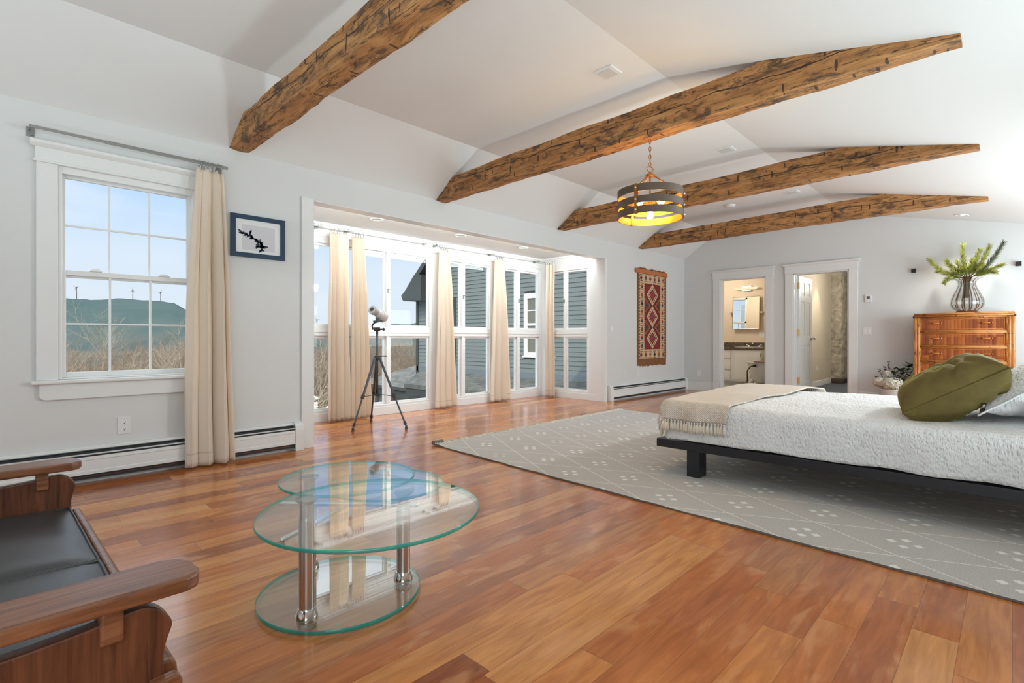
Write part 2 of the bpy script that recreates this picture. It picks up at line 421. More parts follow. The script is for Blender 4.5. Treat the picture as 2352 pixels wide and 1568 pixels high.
def glazed_unit(name, fixed, lo, hi, zs, depth, mull=None, ax='x', frames=.045, sash=.03, slide='left'):
    """a two-tier window unit: fixed = plane coordinate of its inner face, running lo..hi along the other axis"""
    t = struct(name)
    mid = mull if mull else (lo + hi) / 2
    def bx(bm, a0, a1, z0, z1, d0, d1):
        if ax == 'x': box(bm, fixed - d1, fixed - d0, a0, a1, z0, z1)
        else: box(bm, a0, a1, fixed + d0, fixed + d1, z0, z1)
    zb0, zb1, zt0, zt1 = zs
    f = BM(); w = frames
    bx(f, lo, lo + w, zb0 - .02, zt1 + .04, 0, .07); bx(f, hi - w, hi, zb0 - .02, zt1 + .04, 0, .07)
    bx(f, lo + w, hi - w, zt1, zt1 + .04, 0, .07); bx(f, lo + w, hi - w, zb0 - .02, zb0, 0, .07)
    bx(f, lo + w, hi - w, zb1, zt0, 0.0, .07)
    bx(f, mid - .022, mid + .022, zb0, zb1, .002, .07); bx(f, mid - .022, mid + .022, zt0, zt1, .002, .07)
    obj('frame', f, VINYL, t, bevel=.004)
    tr = BM(); bx(tr, lo + w, hi - w, zb1 + .045, zb1 + .055, -.008, 0.0)
    obj('transom_bead', tr, VINYL, t)
    for (za, zc) in ((zb0, zb1), (zt0, zt1)):
        for k, (p, q) in enumerate(((lo + w, mid - .022), (mid + .022, hi - w))):
            s = BM(); d0 = .022 if k else .04
            sw = sash
            bx(s, p, p + sw, za, zc, d0, d0 + .025); bx(s, q - sw, q, za, zc, d0, d0 + .025)
            bx(s, p + sw, q - sw, zc - sw * .9, zc, d0, d0 + .025); bx(s, p + sw, q - sw, za, za + sw * .8, d0, d0 + .025)
            so = obj('sash', s, VINYL, t, bevel=.003)
            g = BM(); bx(g, p + sw, q - sw, za + sw * .8, zc - sw * .9, d0 + .010, d0 + .014)
            obj('pane', g, PANE, so)
    lk = BM()
    zc = (zt0 + zt1) / 2 - .02
    bx(lk, mid - .010, mid + .010, zc - .03, zc + .03, -.012, 0.002); bx(lk, mid - .004, mid + .02, zc + .012, zc + .026, -.022, -.010)
    obj('latch', lk, GREYMETAL, t, bevel=.002)
    return t
ZS = (.135, 1.005, 1.125, 2.09)
units = [(2.13, 3.04, None), (3.06, 4.42, 3.715), (4.51, 5.57, 4.99), (5.62, 6.74, 6.175)]
for i, (lo, hi, mu) in enumerate(units): glazed_unit('window_%d' % (i + 2), AW, lo, hi, ZS, .07, mu)
glazed_unit('window_6', 6.75, -5.74, -4.80, ZS, .07, -5.31, 'y')
b = BM()      # solid parts of the alcove walls around the units
box(b, AW - .14, AW, 2.11, 6.89, -.12, ZS[0] - .02); box(b, AW - .14, AW, 2.11, 6.89, ZS[3] + .04, 2.33)
prev = 2.11
for lo, hi, mu in units + [(6.89, 6.9, 0)]:
    if lo - prev > .005: box(b, AW - .14, AW, prev, lo, ZS[0] - .02, ZS[3] + .04)
    prev = hi
struct('wall_alcove', b, TRIM)
b = BM()
box(b, AW, AO + .002, 6.75, 6.89, -.12, ZS[0] - .02); box(b, AW, AO + .002, 6.75, 6.89, ZS[3] + .04, 2.33)
box(b, AW, -5.74, 6.75, 6.89, ZS[0] - .02, ZS[3] + .04); box(b, -4.80, AO + .002, 6.75, 6.89, ZS[0] - .02, ZS[3] + .04)
struct('wall_alcove_right', b, TRIM)
b = BM()      # thin mouldings: head line, crown at the ceiling, floor board
box(b, AW, AW + .012, 2.11, 6.75, ZS[3] + .075, ZS[3] + .088); box(b, AW, AW + .022, 2.11, 6.75, 2.30, 2.33); box(b, AW, AO, 6.728, 6.75, 2.30, 2.33)
box(b, AW, AW + .012, 2.11, 6.75, 0, .10); box(b, AW + .012, AO, 6.738, 6.75, 0, .10)
struct('trim_1', b, TRIM, bevel=.003)
b = BM(); box(b, A, A + .018, 2.005, 2.11, 0, 2.225); struct('trim_2', b, TRIM, bevel=.003)
b = BM(); box(b, A, A + .018, 6.75, 6.79, 0, 2.225); box(b, AO - .01, A + .018, 6.735, 6.75, 0, 2.21); box(b, AO - .02, A + .018, 2.11, 2.118, 0, 2.21)
box(b, AO - .002, A + .004, 2.118, 6.735, 2.205, 2.212); struct('trim_3', b, TRIM, bevel=.002)

# ---- double hung window at far left
w1 = struct('window_1')
b = BM(); cz = .022
box(b, A, A + cz, .277, WY0, WZ0, WZ1); box(b, A, A + cz, WY1, 1.30, WZ0, WZ1)
obj('casing', b, TRIM, w1, bevel=.004)
b = BM(); box(b, A, A + .026, .272, 1.305, WZ1, 2.212); box(b, A, A + .034, .262, 1.315, WZ1 - .006, WZ1 + .008)
prism(b, [(A, 2.205), (A + .03, 2.205), (A + .052, 2.226), (A + .056, 2.245), (A, 2.245)], 'y', .247, 1.33)
obj('head_casing', b, TRIM, w1, bevel=.003)
b = BM(); box(b, AO, A + .050, .252, 1.305, .675, WZ0); obj('sill', b, TRIM, w1, bevel=.009, seg=3)
b = BM(); pts = [(.292, .675), (.292, .60)] + [(.292 + .035 - .035 * math.cos(t), .60 - .03 * math.sin(t)) for t in [PI / 6 * k for k in range(1, 4)]]
pts += [(1.58 - p[0], p[1]) for p in pts[::-1]]
prism(b, pts, 'x', A, A + .024); obj('apron', b, TRIM, w1, bevel=.004)
b = BM(); jx0, jx1 = AO, A - .002
for k, (d, e) in enumerate(((0, .022), (.012, .03))):
    x0 = jx0 if k == 0 else AO + .03
    x1 = jx1 if k == 0 else AO + .075
    box(b, x0, x1, WY0, WY0 + e, WZ0, WZ1); box(b, x0, x1, WY1 - e, WY1, WZ0, WZ1); box(b, x0, x1, WY0 + e, WY1 - e, WZ1 - e - .012, WZ1); box(b, x0, x1, WY0 + e, WY1 - e, WZ0, WZ0 + .012)
box(b, A - .03, A - .002, WY0 + .02, WY1 - .02, WZ1 - .05, WZ1 - .03)
obj('jamb', b, VINYL, w1, bevel=.003)
y0, y1 = WY0 + .022, WY1 - .024
for (z0, z1, sx) in ((1.385, 2.085, AO + .045), (.712, 1.432, AO + .078)):
    s = BM(); t_ = .03
    box(s, sx, sx + .028, y0, y0 + .022, z0, z1); box(s, sx, sx + .028, y1 - .028, y1, z0, z1)
    box(s, sx, sx + .028, y0 + .022, y1 - .028, z0, z0 + .034); box(s, sx, sx + .028, y0 + .022, y1 - .028, z1 - .034, z1)
    so = obj('sash', s, VINYL, w1, bevel=.003)
    g0, g1, h0, h1 = y0 + .022, y1 - .028, z0 + .034, z1 - .034
    mb = BM()
    for k in (1, 2): yy = g0 + (g1 - g0) * k / 3; box(mb, sx + .006, sx + .022, yy - .006, yy + .006, h0, h1)
    zz = (h0 + h1) / 2; box(mb, sx + .007, sx + .021, g0, g1, zz - .006, zz + .006)
    obj('muntin', mb, VINYL, so)
    p = BM(); box(p, sx + .012, sx + .016, g0, g1, h0, h1); obj('pane', p, PANE, so)
for yy in (.585, .985):
    b = BM(); box(b, AO + .078, AO + .115, yy - .035, yy + .035, 1.432, 1.440); prism(b, [(yy - .03, 1.44), (yy - .02, 1.452), (yy + .02, 1.452), (yy + .03, 1.44)], 'x', AO + .085, AO + .105)
    obj('sash_lock', b, VINYL, w1, bevel=.002)

# ---- doorways
def door_case(name, x0, x1):
    t = struct(name)
    b = BM(); w = .12; y = YB
    box(b, x0 - w, x0, y - .022, y, 0, DZ); box(b, x1, x1 + w, y - .022, y, 0, DZ)
    box(b, x0 - w - .006, x0, y - .03, y, 0, .18); box(b, x1, x1 + w + .006, y - .03, y, 0, .18)
    obj('casing', b, TRIM, t, bevel=.004)
    b = BM(); box(b, x0 - w - .006, x1 + w + .006, y - .026, y, DZ, DZ + .125)
    prism(b, [(y, DZ + .12), (y - .03, DZ + .12), (y - .05, DZ + .14), (y - .055, DZ + .158), (y, DZ + .158)], 'x', x0 - w - .03, x1 + w + .03)
    obj('head_casing', b, TRIM, t, bevel=.003)
    b = BM(); box(b, x0, x0 + .018, y - .01, YO + .01, 0, DZ); box(b, x1 - .018, x1, y - .01, YO + .01, 0, DZ); box(b, x0, x1, y - .01, YO + .01, DZ - .018, DZ)
    box(b, x0 + .018, x0 + .03, y + .05, y + .09, 0, DZ - .018); box(b, x1 - .03, x1 - .018, y + .05, y + .09, 0, DZ - .018)
    obj('jamb', b, TRIM, t, bevel=.003)
    return t
d1 = door_case('door_1', *D1); d2 = door_case('door_2', *D2)
for x, z in ((-3.925, 1.84), (-3.905, 1.66), (-3.905, .46), (-3.94, .30), (-2.965, 1.62), (-3.01, 1.62), (-2.955, .84)):
    b = BM(); tube(b, [(x, YB - .023, z), (x, YB - .026, z)], .012, 12); obj('screw_plug', b, WALL, d1)
# open six panel door leaf in the hall doorway (folded back 90 degrees)
leaf = BM(); lx = D2[0] + .02; ly0, ly1 = YO - .02, YO + .75
box(leaf, lx, lx + .028, ly0, ly1, .012, 2.025)
st = .115
for a0, a1 in ((ly0, ly0 + st), ((ly0 + ly1) / 2 - .055, (ly0 + ly1) / 2 + .055), (ly1 - st, ly1)): box(leaf, lx + .028, lx + .038, a0, a1, .012, 2.025)
rails = ((.012, .24), (.86, 1.02), (1.60, 1.70), (1.92, 2.025))
for z0, z1 in rails:
    for a0, a1 in ((ly0 + st, (ly0 + ly1) / 2 - .055), ((ly0 + ly1) / 2 + .055, ly1 - st)): box(leaf, lx + .028, lx + .038, a0, a1, z0, z1)
for z0, z1 in ((.24, .86), (1.02, 1.60), (1.70, 1.92)):
    for a0, a1 in ((ly0 + st, (ly0 + ly1) / 2 - .055), ((ly0 + ly1) / 2 + .055, ly1 - st)):
        box(leaf, lx + .028, lx + .034, a0 + .03, a1 - .03, z0 + .03, z1 - .03)
lf = obj('door_leaf', leaf, TRIM, d2, bevel=.004)
b = BM(); cyl(b, (lx + .038, ly1 - .06, .98), (lx + .046, ly1 - .06, .98), .03); cyl(b, (lx + .046, ly1 - .06, .98), (lx + .075, ly1 - .06, .98), .011); ball(b, (lx + .09, ly1 - .06, .98), .027)
obj('knob', b, STEEL, lf, smooth=True)
for z in (.28, 1.08, 1.86):
    b = BM(); box(b, lx - .002, lx + .040, YO - .05, YO - .012, z - .05, z + .05); tube(b, [(lx + .042, YO - .03, z - .055), (lx + .042, YO - .03, z + .055)], .007, 8)
    obj('hinge', b, BRASS, lf)
b = BM(); box(b, A, D1[0] - .126, YB - .014, YB, 0, .16); struct('baseboard_back', b, TRIM, bevel=.004)
b = BM(); box(b, D1[1] + .126, D2[0] - .126, YB - .014, YB, 0, .16); box(b, D2[1] + .126, XR, YB - .014, YB, 0, .16); struct('baseboard_back_right', b, TRIM, bevel=.004)

# ------------------------------------------------------------------ ceiling beams
def beam(y0, y1, zb0, seed, label, xr=-.19, rise=.04):
    rr = random.Random(seed); bm = BM(); nx = 90
    zb = zb0
    def top(x):
        l = 2.49 + .68 * (x - A) - .002; r = FX(x) + .006; m = 2.685 + .018 * (x + 4.2)
        return max(zb + .002, min(l, m if x < -1.16 else r, r))
    xs = [A + .004 + (xr - A - .004) * i / nx for i in range(nx + 1)] + [A + .29]
    xs = sorted(set(xs)); rings = []
    for x in xs:
        zb = zb0 + rise * (x - A) / 4.33; ring = []; zt = top(x)
        def w(k, s=1.0): return (noise.noise(Vector((x * 2.1 + seed * 7, k * 3.1, seed))) * .013 + noise.noise(Vector((x * 9 + seed, k * 5.3, 2))) * .006) * s
        ps = [(y0, zb), ((y0 * 2 + y1) / 3, zb), ((y0 + y1 * 2) / 3, zb), (y1, zb), (y1, (zb + zt) / 2), (y1, zt), ((y0 + y1) / 2, zt), (y0, zt), (y0, zb + (zt - zb) * .66), (y0, zb + (zt - zb) * .33)]
        for k, (y, z) in enumerate(ps):
            free = 0 if (k in (5, 6, 7) and (x < A + .3 or x > -1.2)) else 1
            yy = y + w(k); zz = z + (w(k + 20, .9) if free else 0)
            ring.append(bm.verts.new((x, yy, max(zz, zb - .012))))
        rings.append(ring)
    for P, Q in zip(rings, rings[1:]):
        for j in range(10): bm.faces.new((P[j], P[(j + 1) % 10], Q[(j + 1) % 10], Q[j]))
    bm.faces.new(rings[0][::-1]); bm.faces.new(rings[-1])
    return tag(obj('ceiling_beam', bm, BEAM, smooth=False, bevel=.006), label, 'beam', 'rough hewn ceiling beams')
beam(1.42, 1.57, 2.495, 1, 'hewn wooden ceiling beam nearest the camera, cut off by the top of the frame')
beam(3.50, 3.64, 2.474, 2, 'hewn wooden ceiling beam that the round chandelier hangs from')
beam(5.595, 5.735, 2.476, 3, 'hewn wooden ceiling beam passing behind the lit chandelier drum')
beam(7.73, 7.87, 2.486, 4, 'hewn wooden ceiling beam nearest the wall with the two doorways', rise=.022)

# ------------------------------------------------------------------ ceiling fittings
VENTM = simple('vent_grey_white', (.62, .62, .61), .5)
for i, (x, y, lb) in enumerate(((-2.11, 3.19, 'small square flush ceiling light above the chandelier beam, nearest the camera'), (-2.10, 5.33, 'small square flush ceiling light behind the chandelier chain'), (-2.08, 7.47, 'small square flush ceiling light just before the farthest beam'))):
    t = thing('square_ceiling_light', lb, 'ceiling light', (x, y, 2.905), 'square flush ceiling lights')
    b = BM(); box(b, x - .075, x + .075, y - .075, y + .075, 2.893, 2.905); obj('trim_plate', b, WHITE, t, bevel=.003)
    b = BM(); box(b, x - .052, x + .052, y - .052, y + .052, 2.889, 2.894); obj('lens', b, VENTM, t)
def downlight(x, y, z, lb, slope=0, lit=False, r=.075):
    t = thing('recessed_downlight', lb, 'ceiling light', (x, y, z), 'round recessed downlights')
    f = lambda dx: -.225 * dx if slope else 0
    b = BM(); n = 28
    prof = [(r, 0.0), (r, -.006), (r * .82, -.008), (r * .74, -.002)]
    V = [[b.verts.new((x + q * math.cos(2 * PI * j / n), y + q * math.sin(2 * PI * j / n), z + h + f(q * math.cos(2 * PI * j / n)))) for j in range(n)] for q, h in prof]
    for P, Q in zip(V, V[1:]):
        for j in range(n): b.faces.new((P[j], P[(j + 1) % n], Q[(j + 1) % n], Q[j]))
    obj('trim_ring', b, WHITE, t, smooth=True)
    b = BM(); b.faces.new([b.verts.new((x + r * .76 * math.cos(2 * PI * j / n), y + r * .76 * math.sin(2 * PI * j / n), z - .003 + f(r * .76 * math.cos(2 * PI * j / n)))) for j in range(n)])
    obj('lens', b, VENTM, t)
    if lit:
        b = BM(); cyl(b, (x + .02, y, z - .010), (x + .02, y, z - .004), .030, n=18); obj('lamp', b, LIT, t)
LIT = emit('lit_lens', (1, .96, .88), 4)
downlight(-.48, 9.13 - .12, FX(-.48), 'lit round downlight above the bamboo dresser', 1, True)
for x, y, lb in ((-5.2, 3.18, 'round recessed light in the alcove ceiling nearest the camera'), (-5.22, 4.44, 'middle recessed light of the alcove ceiling'), (-5.25, 5.69, 'round recessed light in the alcove ceiling nearest the corner curtain')):
    downlight(x, y, 2.33, lb)
t = thing('smoke_detector', 'flat white round detector on the ceiling above the farthest beam', 'detector', (-2.94, 7.6, 2.905))
b = BM(); lathe(b, [(.07, 0), (.07, -.02), (.05, -.03), (.02, -.032)], (-2.94, 7.6, 2.905)); obj('cover', b, WHITE, t, smooth=True)
b = BM(); lathe(b, [(.078, 0), (.078, -.008), (.06, -.009)], (-2.94, 7.6, 2.905)); obj('base_ring', b, WHITE, t, smooth=True)

# ------------------------------------------------------------------ chandelier
BRONZE = simple('weathered_wood_band', srgb(92, 76, 62), .6, bump=.2, bscale=60)
GOLD = simple('gold_inner_band', srgb(206, 150, 66), .35, .6)
ANT = simple('antique_brass', srgb(176, 128, 74), .3, .9)
BULB = emit('glowing_filament_bulb', (1, .60, .20), 75)
cx, cy = -2.0, 3.60
t = thing('drum_chandelier', 'round chandelier of three wooden bands with glowing bulbs hanging on a chain', 'chandelier', (cx, cy, 1.84))
Rr = .245
for z0, z1 in ((2.046, 2.101), (1.963, 2.014), (1.888, 1.941)):
    b = BM(); n = 64
    for k, (ra, rb, mi) in enumerate(((Rr, Rr, 0), (Rr - .007, Rr - .007, 1))):
        P = [b.verts.new((cx + ra * math.cos(2 * PI * j / n), cy + ra * math.sin(2 * PI * j / n), z0)) for j in range(n)]
        Q = [b.verts.new((cx + ra * math.cos(2 * PI * j / n), cy + ra * math.sin(2 * PI * j / n), z1)) for j in range(n)]
        for j in range(n): b.faces.new((P[j], P[(j + 1) % n], Q[(j + 1) % n], Q[j])).material_index = mi
        if k == 0: P0, Q0 = P, Q
    for X_, Y_ in ((P0, P), (Q0, Q)):
        for j in range(n): b.faces.new((X_[j], X_[(j + 1) % n], Y_[(j + 1) % n], Y_[j])).material_index = 0
    obj('band', b, [BRONZE, GOLD], t, smooth=True, angle=.6)
ang0 = math.atan2(-cy, -cx)      # towards the camera side
for k in range(3):
    a = ang0 - .42 + 2 * PI * k / 3; ux, uy = math.cos(a), math.sin(a); tx, ty = -uy, ux
    b = BM()
    for rr_ in (Rr + .003, Rr - .011):
        pts = []
        for s, z in ((-1, 1.884), (1, 1.884), (1, 2.104), (-1, 2.104)): pts.append((cx + ux * rr_ + tx * .011 * s, cy + uy * rr_ + ty * .011 * s, z))
        v = [b.verts.new(p) for p in pts]; b.faces.new(v)
        v2 = [b.verts.new((p[0] + ux * .003, p[1] + uy * .003, p[2])) for p in pts]; b.faces.new(v2)
        for i in range(4): b.faces.new((v[i], v[(i + 1) % 4], v2[(i + 1) % 4], v2[i]))
    so = obj('strap', b, ANT, t)
    for z in (1.914, 1.989, 2.074):
        b = BM(); ball(b, (cx + ux * (Rr + .007), cy + uy * (Rr + .007), z), .009, 10, 6); obj('rivet', b, STEEL, so, smooth=True)
    b = BM(); cyl(b, (cx + ux * .018, cy + uy * .018, 2.225), (cx + ux * (Rr - .012), cy + uy * (Rr - .012), 2.08), .0055, n=8); obj('arm', b, ANT, t, smooth=True)
b = BM(); lathe(b, [(.001, 2.215), (.036, 2.216), (.037, 2.228), (.012, 2.232), (.010, 2.245), (.001, 2.246)], (cx, cy, 0)); obj('hub', b, ANT, t, smooth=True, angle=.6)
b = BM(); cyl(b, (cx, cy, 2.22), (cx, cy, 2.06), .007, n=10); lathe(b, [(.001, 2.075), (.03, 2.07), (.04, 2.05), (.04, 2.03), (.001, 2.028)], (cx, cy, 0)); obj('stem', b, ANT, t, smooth=True, angle=.6)
for k in range(5):
    if k < 4:
        a = ang0 + PI / 4 + k * PI / 2; ux, uy = math.cos(a), math.sin(a)
        p0 = Vector((cx + ux * .03, cy + uy * .03, 2.045)); p1 = Vector((cx + ux * .075, cy + uy * .075, 2.022)); p2 = Vector((cx + ux * .135, cy + uy * .135, 1.99))
    else: p0, p1, p2 = Vector((cx, cy, 2.03)), Vector((cx, cy, 1.965)), Vector((cx, cy, 1.885))
    b = BM(); cyl(b, p0, p1, .016, .018, n=12); so = obj('socket', b, ANT, t, smooth=True, angle=.6)
    b = BM(); d = p2 - p1
    tube(b, [p1 + d * s for s in (0, .15, .4, .7, .9, 1)], [.010, .014, .024, .026, .018, .004], 12); obj('bulb', b, BULB, so, smooth=True)
b = BM()
tube(b, [(cx + .022 * math.cos(2 * PI * j / 16 + ang0 + 1.57), cy + .022 * math.sin(ang0 + 1.57) * math.cos(2 * PI * j / 16), 2.268 + .024 * math.sin(2 * PI * j / 16)) for j in range(16)], .003, 6, True)
z = 2.288; k = 0
while z < 2.47:
    a = ang0 + 1.57 + (PI / 2 if k % 2 else 0)
    tube(b, [(cx + .0085 * math.cos(a) * math.cos(2 * PI * j / 12), cy + .0085 * math.sin(a) * math.cos(2 * PI * j / 12), z + .017 + .019 * math.sin(2 * PI * j / 12)) for j in range(12)], .0024, 6, True)
    z += .030; k += 1
tube(b, [(cx + .002, cy, 2.24), (cx + .004, cy, 2.35), (cx, cy, 2.476)], .0022, 6)
obj('chain', b, ANT, t, smooth=True)

# ------------------------------------------------------------------ heaters
def heater(name, label, y0, y1, caps):
    t = thing(name, label, 'heater', (A + .035, (y0 + y1) / 2, 0))
    c0 = y0 + (.07 if caps[0] else 0); c1 = y1 - (.07 if caps[1] else 0)
    b = BM(); box(b, A + .002, A + .052, c0, c1, .03, .212); obj('fin_element', b, DARK, t)
    b = BM(); prism(b, [(A + .056, .062), (A + .066, .062), (A + .066, .085), (A + .063, .09), (A + .063, .155), (A + .066, .158), (A + .064, .180), (A + .056, .180)], 'y', c0, c1); obj('front_cover', b, WHITE, t, bevel=.003)
    b = BM(); prism(b, [(A + .001, .221), (A + .034, .221), (A + .030, .240), (A + .001, .243)], 'y', c0, c1); obj('top_hood', b, WHITE, t, bevel=.003)
    b = BM(); prism(b, [(A + .040, .197), (A + .056, .191), (A + .058, .198), (A + .040, .204)], 'y', c0, c1); obj('damper', b, WHITE, t)
    for k, (p, q) in enumerate(((y0, c0), (c1, y1))):
        if caps[k]:
            b = BM(); prism(b, [(A, 0), (A + .074, 0), (A + .074, .18), (A + .068, .215), (A + .05, .236), (A + .02, .25), (A, .25)], 'y', p, q); obj('end_cap', b, WHITE, t, bevel=.004)
    b = BM(); tube(b, [(A + .045, c0, .045), (A + .045, c1, .045)], .008, 8); obj('pipe', b, simple('copper_pipe', srgb(120, 70, 50), .4, .8), t)
    return t
heater('baseboard_heater', 'long white baseboard heater under the double hung window', -2.6, 2.0, (0, 1))
heater('baseboard_heater', 'short white baseboard heater below the woven wall hanging', 6.82, 9.44, (1, 1))

# ------------------------------------------------------------------ curtains and rods
def curtain(label, cat, x, ytop, ybot, ztop, zbot, folds, depth, seed, rings, rodz, ringr=.022, gather=1.0, mid=None, swap=False):
    """a hanging panel: ytop/ybot = (y0,y1) extents at the top and the hem"""
    rr = random.Random(seed); yc = (ybot[0] + ybot[1]) / 2
    t = thing('curtain', label, 'curtain', (x, yc, zbot), 'cream linen curtains')
    ph = [rr.uniform(-.35, .35) for _ in range(folds + 2)]; am = [rr.uniform(.5, 1.35) for _ in range(folds + 2)]
    def f(u, v):
        zz = ztop + (zbot - ztop) * v
        e = v ** .8
        y0 = ytop[0] + (ybot[0] - ytop[0]) * e; y1 = ytop[1] + (ybot[1] - ytop[1]) * e
        if mid:
            m = math.sin(PI * v); y0 += mid[0] * m; y1 += mid[1] * m
        k = u * folds; i = int(min(k, folds - 1)); fr = k - i
        ampl = depth * (.45 + .55 * min(1, v * 3)) * (am[i] * (1 - fr) + am[i + 1] * fr)
        p = 2 * PI * k + 1.6 * (ph[i] * (1 - fr) + ph[i + 1] * fr) + .9 * noise.noise(Vector((u * 1.7, v * 1.1, seed * 3.3))) * min(1, v * 4)
        s = math.sin(p); s = math.copysign(abs(s) ** .9, s)
        xx = x + ampl * s + .010 * noise.noise(Vector((k * .7, v * 2.5, seed)))
        yy = y0 + (y1 - y0) * u + .30 * (y1 - y0) / folds * math.sin(2 * p) * .26 + .008 * noise.noise(Vector((k * .6, v * 3, seed + 9)))
        pin = max(0, 1 - v * 22)
        zz -= .022 * pin * (1 - abs(math.cos(p / 2)) ** .5)
        return (xx, yy, zz + .006 * noise.noise(Vector((k, 1, seed))) * (v > .98))
    f0 = f
    def fl(bm):
        if swap:
            for v_ in bm.verts: v_.co.x, v_.co.y = v_.co.y, v_.co.x
    if swap: f = lambda u, v: (lambda q: (q[1], q[0], q[2]))(f0(u, v)); t.location = (yc, x, zbot)
    b = BM(); grid(b, f, folds * 14, 60); obj('fabric', b, CURTAIN, t, smooth=True, solid=.0025)
    b = BM(); grid(b, lambda u, v: (lambda q: (q[0] + .002, q[1], q[2]))(f(u, .955 + .004 * v)), folds * 14, 1); obj('hem_seam', b, simple('hem_thread', srgb(214, 198, 172), .9), t)
    for i in range(rings):
        u = (i + .5) / rings; p = f0(u, 0); tilt = rr.uniform(-.5, .5)
        b = BM(); n = 18
        tube(b, [(x + ringr * math.cos(2 * PI * j / n), p[1] + ringr * math.sin(tilt) * math.cos(2 * PI * j / n) * .9, rodz - ringr * .55 + ringr * math.sin(2 * PI * j / n)) for j in range(n)], .0018, 6, True)
        ro = fl(b) or obj('ring', b, GREYMETAL, t, smooth=True)
        b = BM(); box(b, x - .006, x + .006, p[1] - .004, p[1] + .004, ztop - .008, rodz - ringr * 1.55); fl(b); obj('clip', b, GREYMETAL, ro)
    return t
# the rod of the far left window
t = thing('curtain_rod', 'flat grey metal rod above the double hung window', 'curtain rod', (A + .06, .8, 2.29))
rx = A + .085
b = BM(); box(b, rx - .004, rx + .004, .245, .62, 2.298, 2.316); box(b, rx - .006, rx + .006, .62, 1.385, 2.296, 2.318); obj('rod', b, GREYMETAL, t, bevel=.002)
for yy in (.238, 1.33):
    b = BM(); box(b, A, A + .006, yy - .006, yy + .034, 2.262, 2.325); box(b, A + .006, rx, yy + .004, yy + .012, 2.296, 2.318); box(b, A + .006, A + .02, yy + .014, yy + .028, 2.268, 2.29); obj('bracket', b, GREYMETAL, t, bevel=.002)
curtain('cream curtain gathered at the right of the double hung window', 'curtain', rx + .022, (1.165, 1.345), (1.095, 1.43), 2.262, .012, 3, .050, 3, 8, 2.307, mid=(-.02, .0))
RX = AW + .10
def alcove_rod(label, y0, y1, br):
    t = thing('curtain_rod', label, 'curtain rod', (RX, (y0 + y1) / 2, 2.26), 'slim white alcove curtain rods')
    b = BM(); cyl(b, (RX, y0, 2.262), (RX, y1, 2.262), .008, n=10); obj('rod', b, WHITE, t, smooth=True)
    for yy in br:
        b = BM(); box(b, AW, AW + .012, yy - .02, yy + .02, 2.24, 2.285); box(b, AW + .01, RX, yy - .006, yy + .006, 2.256, 2.268); box(b, RX - .012, RX + .012, yy - .03, yy + .03, 2.252, 2.272); obj('bracket', b, GREYMETAL, t, bevel=.002)
alcove_rod('slim white curtain rod in the alcove nearest the camera', 2.3, 4.30, (2.75, 3.12, 4.27))
alcove_rod('slim white curtain rod over the panes facing the clapboard wing', 4.42, 6.72, (4.45, 5.50, 6.55))
curtain('cream alcove curtain nearest the camera, left of the tripod', 'curtain', RX, (2.865, 3.10), (2.845, 3.135), 2.215, .010, 5, .040, 11, 6, 2.262)
curtain('cream alcove curtain right behind the tripod', 'curtain', RX, (3.15, 3.32), (3.145, 3.435), 2.205, .012, 4, .042, 12, 5, 2.262)
curtain('cream alcove curtain beside the house corner, third from the camera', 'curtain', RX, (4.47, 4.625), (4.40, 4.765), 2.205, .012, 3, .050, 13, 5, 2.262)
curtain('cream alcove curtain hanging between the two wide clapboard views', 'curtain', RX, (5.545, 5.72), (5.46, 5.85), 2.200, .012, 3, .050, 14, 5, 2.262)
curtain('cream curtain in the far corner of the alcove', 'curtain', 6.655, (-5.66, -5.43), (-5.66, -5.40), 2.215, .012, 3, .040, 15, 5, 2.262, swap=True)

# ------------------------------------------------------------------ things on the walls
t = thing('picture_frame', 'navy framed leaf print hanging between curtain and alcove', 'picture', (A, 1.64, 1.81))
y0, y1, z0, z1 = 1.428, 1.857, 1.638, 1.983; w = .037
b = BM(); box(b, A + .002, A + .024, y0, y0 + w, z0, z1); box(b, A + .002, A + .024, y1 - w, y1, z0, z1); box(b, A + .002, A + .024, y0 + w, y1 - w, z0, z0 + w); box(b, A + .002, A + .024, y0 + w, y1 - w, z1 - w, z1)
obj('frame', b, simple('navy_blue_frame', srgb(24, 58, 84), .35), t, bevel=.002)
b = BM(); box(b, A + .004, A + .012, y0 + w, y1 - w, z0 + w, z1 - w); obj('mat_board', b, simple('white_mat_board', (.83, .83, .83), .7), t)
b = BM(); box(b, A + .012, A + .0135, y0 + .090, y1 - .083, z0 + .062, z1 - .080); pr = obj('print', b, simple('pale_print_paper', (.66, .65, .68), .7), t)
b = BM(); xx = A + .0143
def leaf2(bm, y, z, a, l, wd):
    p = [(0, 0), (.3, .5), (.65, .42), (1, 0), (.65, -.42), (.3, -.5)]
    poly3(bm, [(xx, y + l * q[0] * math.cos(a) - wd * q[1] * math.sin(a), z + l * q[0] * math.sin(a) + wd * q[1] * math.cos(a)) for q in p])
stem = [(1.525, 1.825), (1.565, 1.815), (1.605, 1.795), (1.635, 1.770), (1.655, 1.740), (1.668, 1.712)]
rr = random.Random(4)
for i, (y, z) in enumerate(stem):
    for k in range(5): leaf2(b, y + rr.uniform(-.012, .012), z + .012 + rr.uniform(-.01, .01), rr.uniform(-.6, 2.8) if k % 2 else rr.uniform(2.2, 4.2), rr.uniform(.032, .046), .016)
for k in range(9): leaf2(b, 1.655 + rr.uniform(-.02, .04), 1.722 + rr.uniform(0, .03), rr.uniform(0, 3.1), .038, .018)
for (ya, za), (yb, zb) in zip(stem, stem[1:]): poly3(b, [(xx, ya, za), (xx, yb, zb), (xx, yb + .003, zb + .003), (xx, ya + .003, za + .003)])
obj('leaf_sprig', b, simple('ink_blue_grey', srgb(56, 62, 84), .8), pr)

